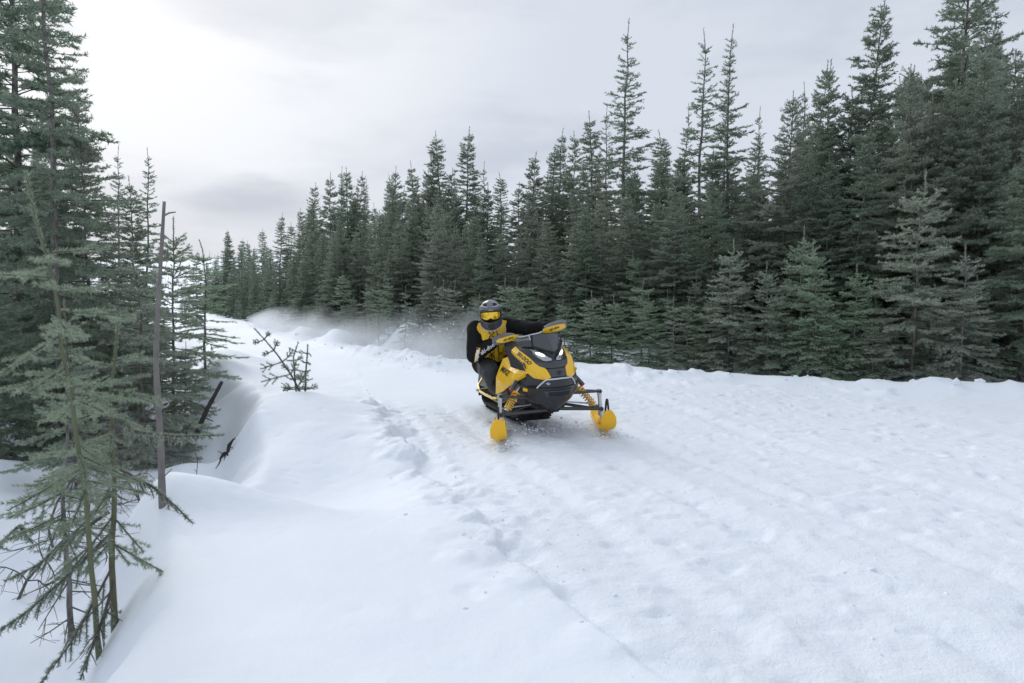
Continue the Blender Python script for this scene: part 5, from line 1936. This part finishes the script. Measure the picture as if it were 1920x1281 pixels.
bough('hanging_bough', 'long bough reaching down to the left edge over the hollow', [(208, 1000, 3.02), (120, 1085, 2.9), (60, 1140, 2.8), (-25, 1200, 2.7)], 1)
bough('hanging_bough', 'bough hanging steeply to the bottom left corner', [(212, 1060, 3.0), (165, 1150, 2.88), (130, 1210, 2.78), (62, 1300, 2.62)], 2, fade=0.15)
bough('hanging_bough', 'short dark bough hanging against the snow edge', [(214, 1090, 3.0), (196, 1150, 2.95), (178, 1200, 2.9), (150, 1275, 2.8)], 3, fade=0.4, dens=700)
bough('hanging_bough', 'bough spreading level to the left below the saplings', [(205, 960, 3.05), (130, 1010, 2.95), (70, 1060, 2.9), (8, 1090, 2.85)], 4)
bough('hanging_bough', 'bough pointing right across the dead pole', [(210, 800, 2.95), (270, 812, 2.9), (330, 818, 2.85), (420, 816, 2.8)], 5, side=0.10, dens=1000)
bough('hanging_bough', 'small bough dipping towards the snow right of the dead pole', [(225, 880, 3.0), (290, 915, 3.0), (330, 950, 3.0), (362, 982, 3.0)], 6, side=0.09)
bough('hanging_bough', 'bough of a sapling entering at the left edge above the hollow', [(-30, 1050, 3.4), (10, 1010, 3.45), (35, 985, 3.5), (62, 1020, 3.45)], 8, side=0.12)

# dead pole: weathered sapling trunk, bare
pole = empty('dead_pole', tuple(at(306, 1012, 3.75)))
pp = [tuple(at(x, y, 3.75) - pole.location) for x, y in ((309, 1040), (304, 930), (302, 850), (297, 760), (292, 680), (296, 580), (302, 480), (308, 378))]
mb = MB()
mb.tube(resamp(pp, 22), list(np.linspace(0.023, 0.0085, 22) * (1 + 0.06 * np.sin(np.arange(22) * 2.1))), 10)
mb.build('trunk', m_pale_bark, pole, 60)
for (x0, y0, x1, y1, r_) in ((306, 405, 329, 398, 0.006), (295, 634, 286, 630, 0.006), (297, 668, 304, 660, 0.006), (300, 790, 290, 783, 0.007), (303, 880, 314, 872, 0.006), (303, 930, 340, 968, 0.005), (300, 905, 322, 880, 0.004)):
    mb = MB()
    a, b_ = at(x0, y0, 3.74) - pole.location, at(x1, y1, 3.70) - pole.location
    mb.tube([a, (a + b_) / 2 + Vector((0, 0, 0.006)), b_], [r_, r_ * 0.8, r_ * 0.6], 7)
    mb.build('stub', m_pale_bark, pole, 50)
tag(pole, 'bare grey dead sapling trunk standing upright in the left foreground', 'dead trunk')

# leaning stick and broken root in the ditch
st = empty('leaning_stick', tuple(at(372, 812, 7.4)))
mb = MB()
pts = [tuple(at(x, y, Y) - st.location) for x, y, Y in ((366, 822, 7.45), (378, 790, 7.42), (392, 760, 7.4), (405, 737, 7.38), (416, 716, 7.36))]
mb.tube(resamp(pts, 12), [0.030, 0.032, 0.027, 0.028, 0.024, 0.026, 0.023, 0.025, 0.021, 0.020, 0.021, 0.018], 8)
mb.build('wood', m_dark_wood, st, 50)
for (x0, y0, x1, y1) in ((383, 783, 400, 790), (388, 770, 378, 762), (398, 750, 402, 756)):
    mb = MB()
    mb.tube([at(x0, y0, 7.4) - st.location, at(x1, y1, 7.3) - st.location], [0.009, 0.004], 6)
    mb.build('twig', m_dark_wood, st, 50)
tag(st, 'dark mossy stick leaning out of the snow in the ditch', 'stick')
st = empty('broken_root', tuple(at(410, 870, 6.9)))
mb = MB()
pts = [tuple(at(x, y, Y) - st.location) for x, y, Y in ((398, 890, 7.0), (404, 872, 6.97), (414, 866, 6.93), (417, 853, 6.9), (427, 848, 6.88), (429, 836, 6.87), (438, 823, 6.86))]
mb.tube(resamp(pts, 14), [0.010, 0.026, 0.017, 0.024, 0.030, 0.016, 0.021, 0.013, 0.022, 0.014, 0.017, 0.020, 0.012, 0.007], 8)
mb.build('wood', m_dark_wood, st, 50)
for (x0, y0, x1, y1, r_) in ((424, 850, 433, 864, 0.010), (422, 853, 416, 876, 0.005), (430, 838, 453, 849, 0.004), (422, 852, 423, 877, 0.003), (453, 849, 446, 864, 0.003), (414, 862, 404, 880, 0.008), (404, 884, 393, 893, 0.014), (437, 826, 441, 820, 0.006), (417, 853, 408, 846, 0.005), (433, 864, 446, 861, 0.006)):
    mb = MB()
    a, b_ = at(x0, y0, 6.88) - st.location, at(x1, y1, 6.8) - st.location
    mb.tube([a, (a + b_) / 2 + Vector((0.008, 0, 0.006)), b_], [r_, r_ * 0.8, r_ * 0.45], 6)
    mb.build('twig', m_dark_wood, st, 50)
tag(st, 'black broken root sticking out of the snow hollow', 'root')
st = empty('bent_twig', tuple(at(366, 905, 6.2)))
mb = MB()
mb.tube(resamp([tuple(at(x, y, 6.2) - st.location) for x, y in ((366, 912), (369, 885), (371, 862), (364, 842), (352, 830))], 14), 0.0035, 6)
mb.build('stem', m_twig, st, 50)
for (x0, y0, x1, y1) in ((371, 862, 376, 856), (364, 842, 368, 838), (369, 885, 364, 880)):
    mb = MB()
    mb.tube([at(x0, y0, 6.2) - st.location, at(x1, y1, 6.18) - st.location], [0.0025, 0.0015], 5)
    mb.build('twig', m_twig, st, 50)
tag(st, 'thin bare twig arching out of the snow behind the dead pole', 'twig')


# tree tops poking out of the snow hump
def poking(label, pts, Y, seed, lens):
    r_ = np.random.default_rng(seed)
    P = np.array(resamp([tuple(at(x, y, Y)) for x, y in pts], 18))
    T = unit(np.gradient(P, axis=0))
    wp, wr, S0, S1 = [P], [np.linspace(0.013, 0.004, 18)], [P[4:-1]], [P[5:]]
    k = 2
    while k < 17:
        for sg in (-1, 1):
            sd = unit(np.cross(T[k], [0, 1.0, 0])) * sg
            l_ = lens * (1.1 - k / 17) * (0.5 + 0.8 * r_.random()) + 0.04
            d_ = unit(T[k] * 0.35 + sd * 0.9 + np.array([0, -0.25 + 0.6 * r_.standard_normal(), 0]))
            q = np.stack([P[k], P[k] + d_ * l_ * 0.5 + np.array([0, 0, -0.01]), P[k] + d_ * l_ + np.array([0, 0, 0.02 * r_.standard_normal()])])
            wp.append(q)
            wr.append(np.array([0.005, 0.004, 0.003]))
            S0.append(q[:-1])
            S1.append(q[1:])
            for m_ in (0.45, 0.7):
                if l_ > 0.12:
                    for s2 in (-1, 1):
                        a = q[0] + (q[2] - q[0]) * m_
                        e_ = a + unit(d_ + s2 * unit(np.cross(d_, [0, 1.0, 0])) * 0.8) * l_ * 0.3
                        S0.append(a[None])
                        S1.append(e_[None])
        k += 3
    V, F = tubes(wp, wr, 5)
    o = empty('buried_spruce_top', tuple(P[0]))
    link('stem', mesh_np('stem', V - P[0], F, 4, (m_twig,), None, True), o)
    nv = needles(r_, np.concatenate(S0) - P[0], np.concatenate(S1) - P[0], 900, 0.023, 0.0055)
    link('foliage', mesh_np('foliage', nv, np.arange(len(nv)), 3, (m_needle,)), o)
    tag(o, label, 'tree', 'spruce tops poking from the snow hump')


poking('leaning spruce top poking from the snow hump left of centre', [(566, 742), (548, 706), (520, 665), (497, 638), (477, 616)], 7.9, 5, 0.28)
poking('thin upright spruce top, left of the two beside the leaning one', [(556, 742), (552, 700), (550, 670), (559, 642)], 8.0, 6, 0.15)
poking('thin upright spruce top, right of the two beside the leaning one', [(572, 742), (573, 700), (576, 670), (577, 646)], 7.95, 7, 0.12)


# bare shrubs in the shade on the left
def bare_shrub(label, px, py, Y, h, seed):
    r_ = np.random.default_rng(seed)
    x = at(px, py, Y).x
    o = empty('bare_shrub', (x, Y, gz(x, Y) - 0.03))
    wp, wr = [], []

    def grow(p, d, l, r0, lev):
        n_ = 5
        pts = [p]
        for k in range(n_):
            d = unit(d + 0.22 * r_.standard_normal(3) + np.array([0, 0, -0.04 * lev]))
            pts.append(pts[-1] + d * l / n_)
        pts = np.array(pts)
        wp.append(pts)
        wr.append(np.linspace(r0, r0 * 0.45, n_ + 1))
        if lev < 3:
            for k in range(1, n_ + 1):
                for _ in range(2 if lev else 3):
                    dd = unit(d + 1.0 * r_.standard_normal(3))
                    grow(pts[k], dd, l * (0.35 + 0.25 * r_.random()), r0 * 0.5, lev + 1)
    grow(np.zeros(3), np.array([0.15 * r_.standard_normal(), 0.1, 1.0]), h, 0.011, 1)
    V, F = tubes(wp, wr, 3)
    link('branches', mesh_np('branches', V, F, 4, (m_twig,)), o)
    tag(o, label, 'shrub', 'bare shrubs left of the trail')


bare_shrub('bare twiggy shrub at the left edge in the hollow', 20, 900, 4.2, 0.75, 1)
bare_shrub('bare twiggy shrub between the hollow and the shaded trees', 95, 880, 4.8, 0.9, 2)
bare_shrub('bare reddish shrub behind the dead pole', 262, 800, 5.6, 0.8, 3)

# ================================================================ LOOSE SNOW
def lumps(name, pts, sizes, seed, label):
    """many small snow pieces, none of which can be picked out"""
    r_ = np.random.default_rng(seed)
    bm = bmesh.new()
    bmesh.ops.create_icosphere(bm, subdivisions=1, radius=1.0)
    bv = np.array([v.co[:] for v in bm.verts])
    bf = np.array([[v.index for v in f.verts] for f in bm.faces])
    bm.free()
    n = len(pts)
    sc = np.asarray(sizes)[:, None] * (0.6 + 0.8 * r_.random((n, 3)))
    ang = r_.random(n) * 6.283
    jit = 1 + 0.45 * (r_.random((n, len(bv))) - 0.5)
    V = bv[None] * jit[..., None] * sc[:, None, :]
    ca, sa = np.cos(ang)[:, None], np.sin(ang)[:, None]
    x, y = V[..., 0] * ca - V[..., 1] * sa, V[..., 0] * sa + V[..., 1] * ca
    V = np.stack([x, y, V[..., 2]], -1) + np.asarray(pts)[:, None, :]
    F = (bf[None] + (np.arange(n) * len(bv))[:, None, None]).reshape(-1)
    me = mesh_np(name, V.reshape(-1, 3), F, 3, (m_snow,), None, True)
    return tag(link(name, me), label, 'snow', kind='stuff')


rng = np.random.default_rng(31)
# clods on the churned side of the trail, denser along the rut
n = 1300
x = rng.uniform(-2.2, 7.0, n)
y = 1.6 + 9.0 * rng.random(n) ** 1.2
dr, _ = polydist(x, y, RUT)
de, _ = polydist(x, y, EDGE)
clump = fbm(x * 1.2, y * 1.2, 71, 3)
ok = (dr > -0.12) & (de > 0.3) & (clump + 0.5 * np.exp(-(dr / 0.3) ** 2) + 0.12 * rng.standard_normal(n) > 0.05)
x, y = x[ok], y[ok]
sz = 0.004 + 0.010 * rng.random(len(x)) ** 4
lumps('snow_clods', np.stack([x, y, ground(x, y) - 0.1 * sz], -1), sz, 1, 'small snow crumbs strewn over the churned trail')
# lumps in the broken rut
n = 50
u = rng.random(n)
RP = np.array(RUT)
k = (u * (len(RP) * 0.86)).astype(int) + 2
k = np.minimum(k, len(RP) - 1)
x = RP[k, 0] + 0.20 * rng.standard_normal(n)
y = RP[k, 1] + 0.22 * rng.standard_normal(n)
sz = 0.006 + 0.014 * rng.random(n) ** 3
lumps('snow_chunks', np.stack([x, y, ground(x, y) - 0.35 * sz], -1), sz, 2, 'broken snow chunks lying along the rut')
# lumps on the crest of the far bank
n = 110
EP = np.array(EDGE)
sel_ = EP[(EP[:, 1] > 6) & (EP[:, 1] < 32) & (EP[:, 0] < 9)]
k = rng.integers(0, len(sel_) - 1, n)
f_ = rng.random(n)
p = sel_[k] + (sel_[k + 1] - sel_[k]) * f_[:, None] + 0.22 * rng.standard_normal((n, 2))
sz = 0.015 + 0.05 * rng.random(n) ** 4
lumps('bank_lumps', np.stack([p[:, 0], p[:, 1], ground(p[:, 0], p[:, 1])], -1), sz, 3, 'snow lumps along the crest of the far bank')
# crystals in the air behind the rider and snow thrown by the skis and the track
n = 420
px = 800 + 60 * rng.standard_normal(n)
Y = 9.0 + 4.0 * rng.random(n)
py = 640 + 26 * rng.standard_normal(n) - 0.10 * (px - 800)
pts = np.array([at(a, b_, c_) for a, b_, c_ in zip(px, py, Y)])
keep = (pts[:, 2] > ground(pts[:, 0], pts[:, 1]) + 0.03) & (px < 884)
pts = pts[keep]
lumps('flying_snow', pts, 0.003 + 0.010 * rng.random(len(pts)) ** 3, 4, 'bright snow crystals flying behind the rider')
sk = []
Ws = Matrix.Translation(SLED_LOC) @ Matrix.Rotation(SLED_YAW, 4, 'Z')
for (c_, n_, sx, sy, hz) in (((-0.62, -0.42, 0.0), 130, 0.07, 0.06, 0.05), ((0.50, -0.40, 0.0), 120, 0.08, 0.07, 0.05), ((0.0, 0.25, 0.0), 320, 0.28, 0.14, 0.08)):
    for _ in range(n_):
        q = Ws @ Vector((c_[0] + sx * rng.standard_normal(), c_[1] + sy * rng.standard_normal(), 0))
        q.z = gz(q.x, q.y) + abs(rng.standard_normal()) * hz * 0.5
        sk.append(tuple(q))
lumps('thrown_snow', sk, 0.003 + 0.010 * rng.random(len(sk)) ** 2.5, 5, 'snow crumbs thrown up by the skis and track')

# drifting snow dust: a low bank of fine snow along the far edge of the trail
m_dust = bpy.data.materials.new('snow_dust')
m_dust.use_nodes = True
t = m_dust.node_tree
t.nodes.clear()
out = t.nodes.new('ShaderNodeOutputMaterial')
pv = t.nodes.new('ShaderNodeVolumePrincipled')
pv.inputs['Color'].default_value = (0.90, 0.945, 1.0, 1)
pv.inputs['Anisotropy'].default_value = 0.5
tcn = t.nodes.new('ShaderNodeTexCoord')
sep = t.nodes.new('ShaderNodeSeparateXYZ')
t.links.new(tcn.outputs['Object'], sep.inputs[0])
nz = noise(t, tcn.outputs['Object'], 0.75, 3, 0.55)
hgt = wmath(t, 'SUBTRACT', sep.outputs[2], wmath(t, 'MULTIPLY', wmath(t, 'SUBTRACT', nz, 0.5), 1.1))
fall = maprange(t, hgt, 0.15, 1.15, 1.0, 0.0)
dens_ = wmath(t, 'MULTIPLY', wmath(t, 'MULTIPLY', fall, maprange(t, nz, 0.30, 0.60, 0.35, 1.0)), 0.5)
t.links.new(dens_, pv.inputs['Density'])
t.links.new(pv.outputs[0], out.inputs['Volume'])
m_dust.cycles.volume_step_rate = 0.35


def dust_body(name, line, w0, w1, zt, label):
    rows = []
    P = [np.array(p) for p in line]
    for i, p in enumerate(P):
        d_ = unit(P[min(i + 1, len(P) - 1)] - P[max(i - 1, 0)])
        nrm_ = np.array([d_[1], -d_[0]])
        s_ = math.sin(math.pi * min(1, max(0.0, (i + 0.4) / (len(P) - 0.2)))) ** 0.5
        ring = []
        for (a, z) in ((-0.4, -0.3), (-0.4 - 0.2 * s_, 0.35 * zt), (0.25, zt * (0.35 + 0.65 * s_)), (0.7, zt * (0.3 + 0.6 * s_)), (1.0, 0.4 * zt), (1.0, -0.3)):
            off = nrm_ * (w0 + (w1 - w0) * a * (0.3 + 0.7 * s_))
            ring.append((p[0] + off[0], p[1] + off[1], z))
        rows.append(ring)
    v = [q for r_ in rows for q in r_]
    n_ = 6
    f = []
    for i in range(len(rows) - 1):
        for k in range(n_):
            f.append((i * n_ + k, i * n_ + (k + 1) % n_, (i + 1) * n_ + (k + 1) % n_, (i + 1) * n_ + k))
    f.append(tuple(range(n_)))
    f.append(tuple((len(rows) - 1) * n_ + k for k in range(n_))[::-1])
    me = bpy.data.meshes.new(name)
    me.from_pydata(v, [], f)
    bm = bmesh.new()
    bm.from_mesh(me)
    bmesh.ops.recalc_face_normals(bm, faces=bm.faces[:])
    bm.to_mesh(me)
    bm.free()
    me.materials.append(m_dust)
    return tag(link(name, me), label, 'snow dust', kind='stuff')


dust_body('snow_dust', [(-0.85, 11.6), (-1.3, 13.2), (-2.4, 15.2), (-3.9, 18.0), (-5.6, 20.8), (-7.6, 24.0), (-10.0, 28.5), (-12.5, 33.0)], 0.2, 2.2, 1.5,
          'pale drift of snow dust hanging along the bank behind the rider')
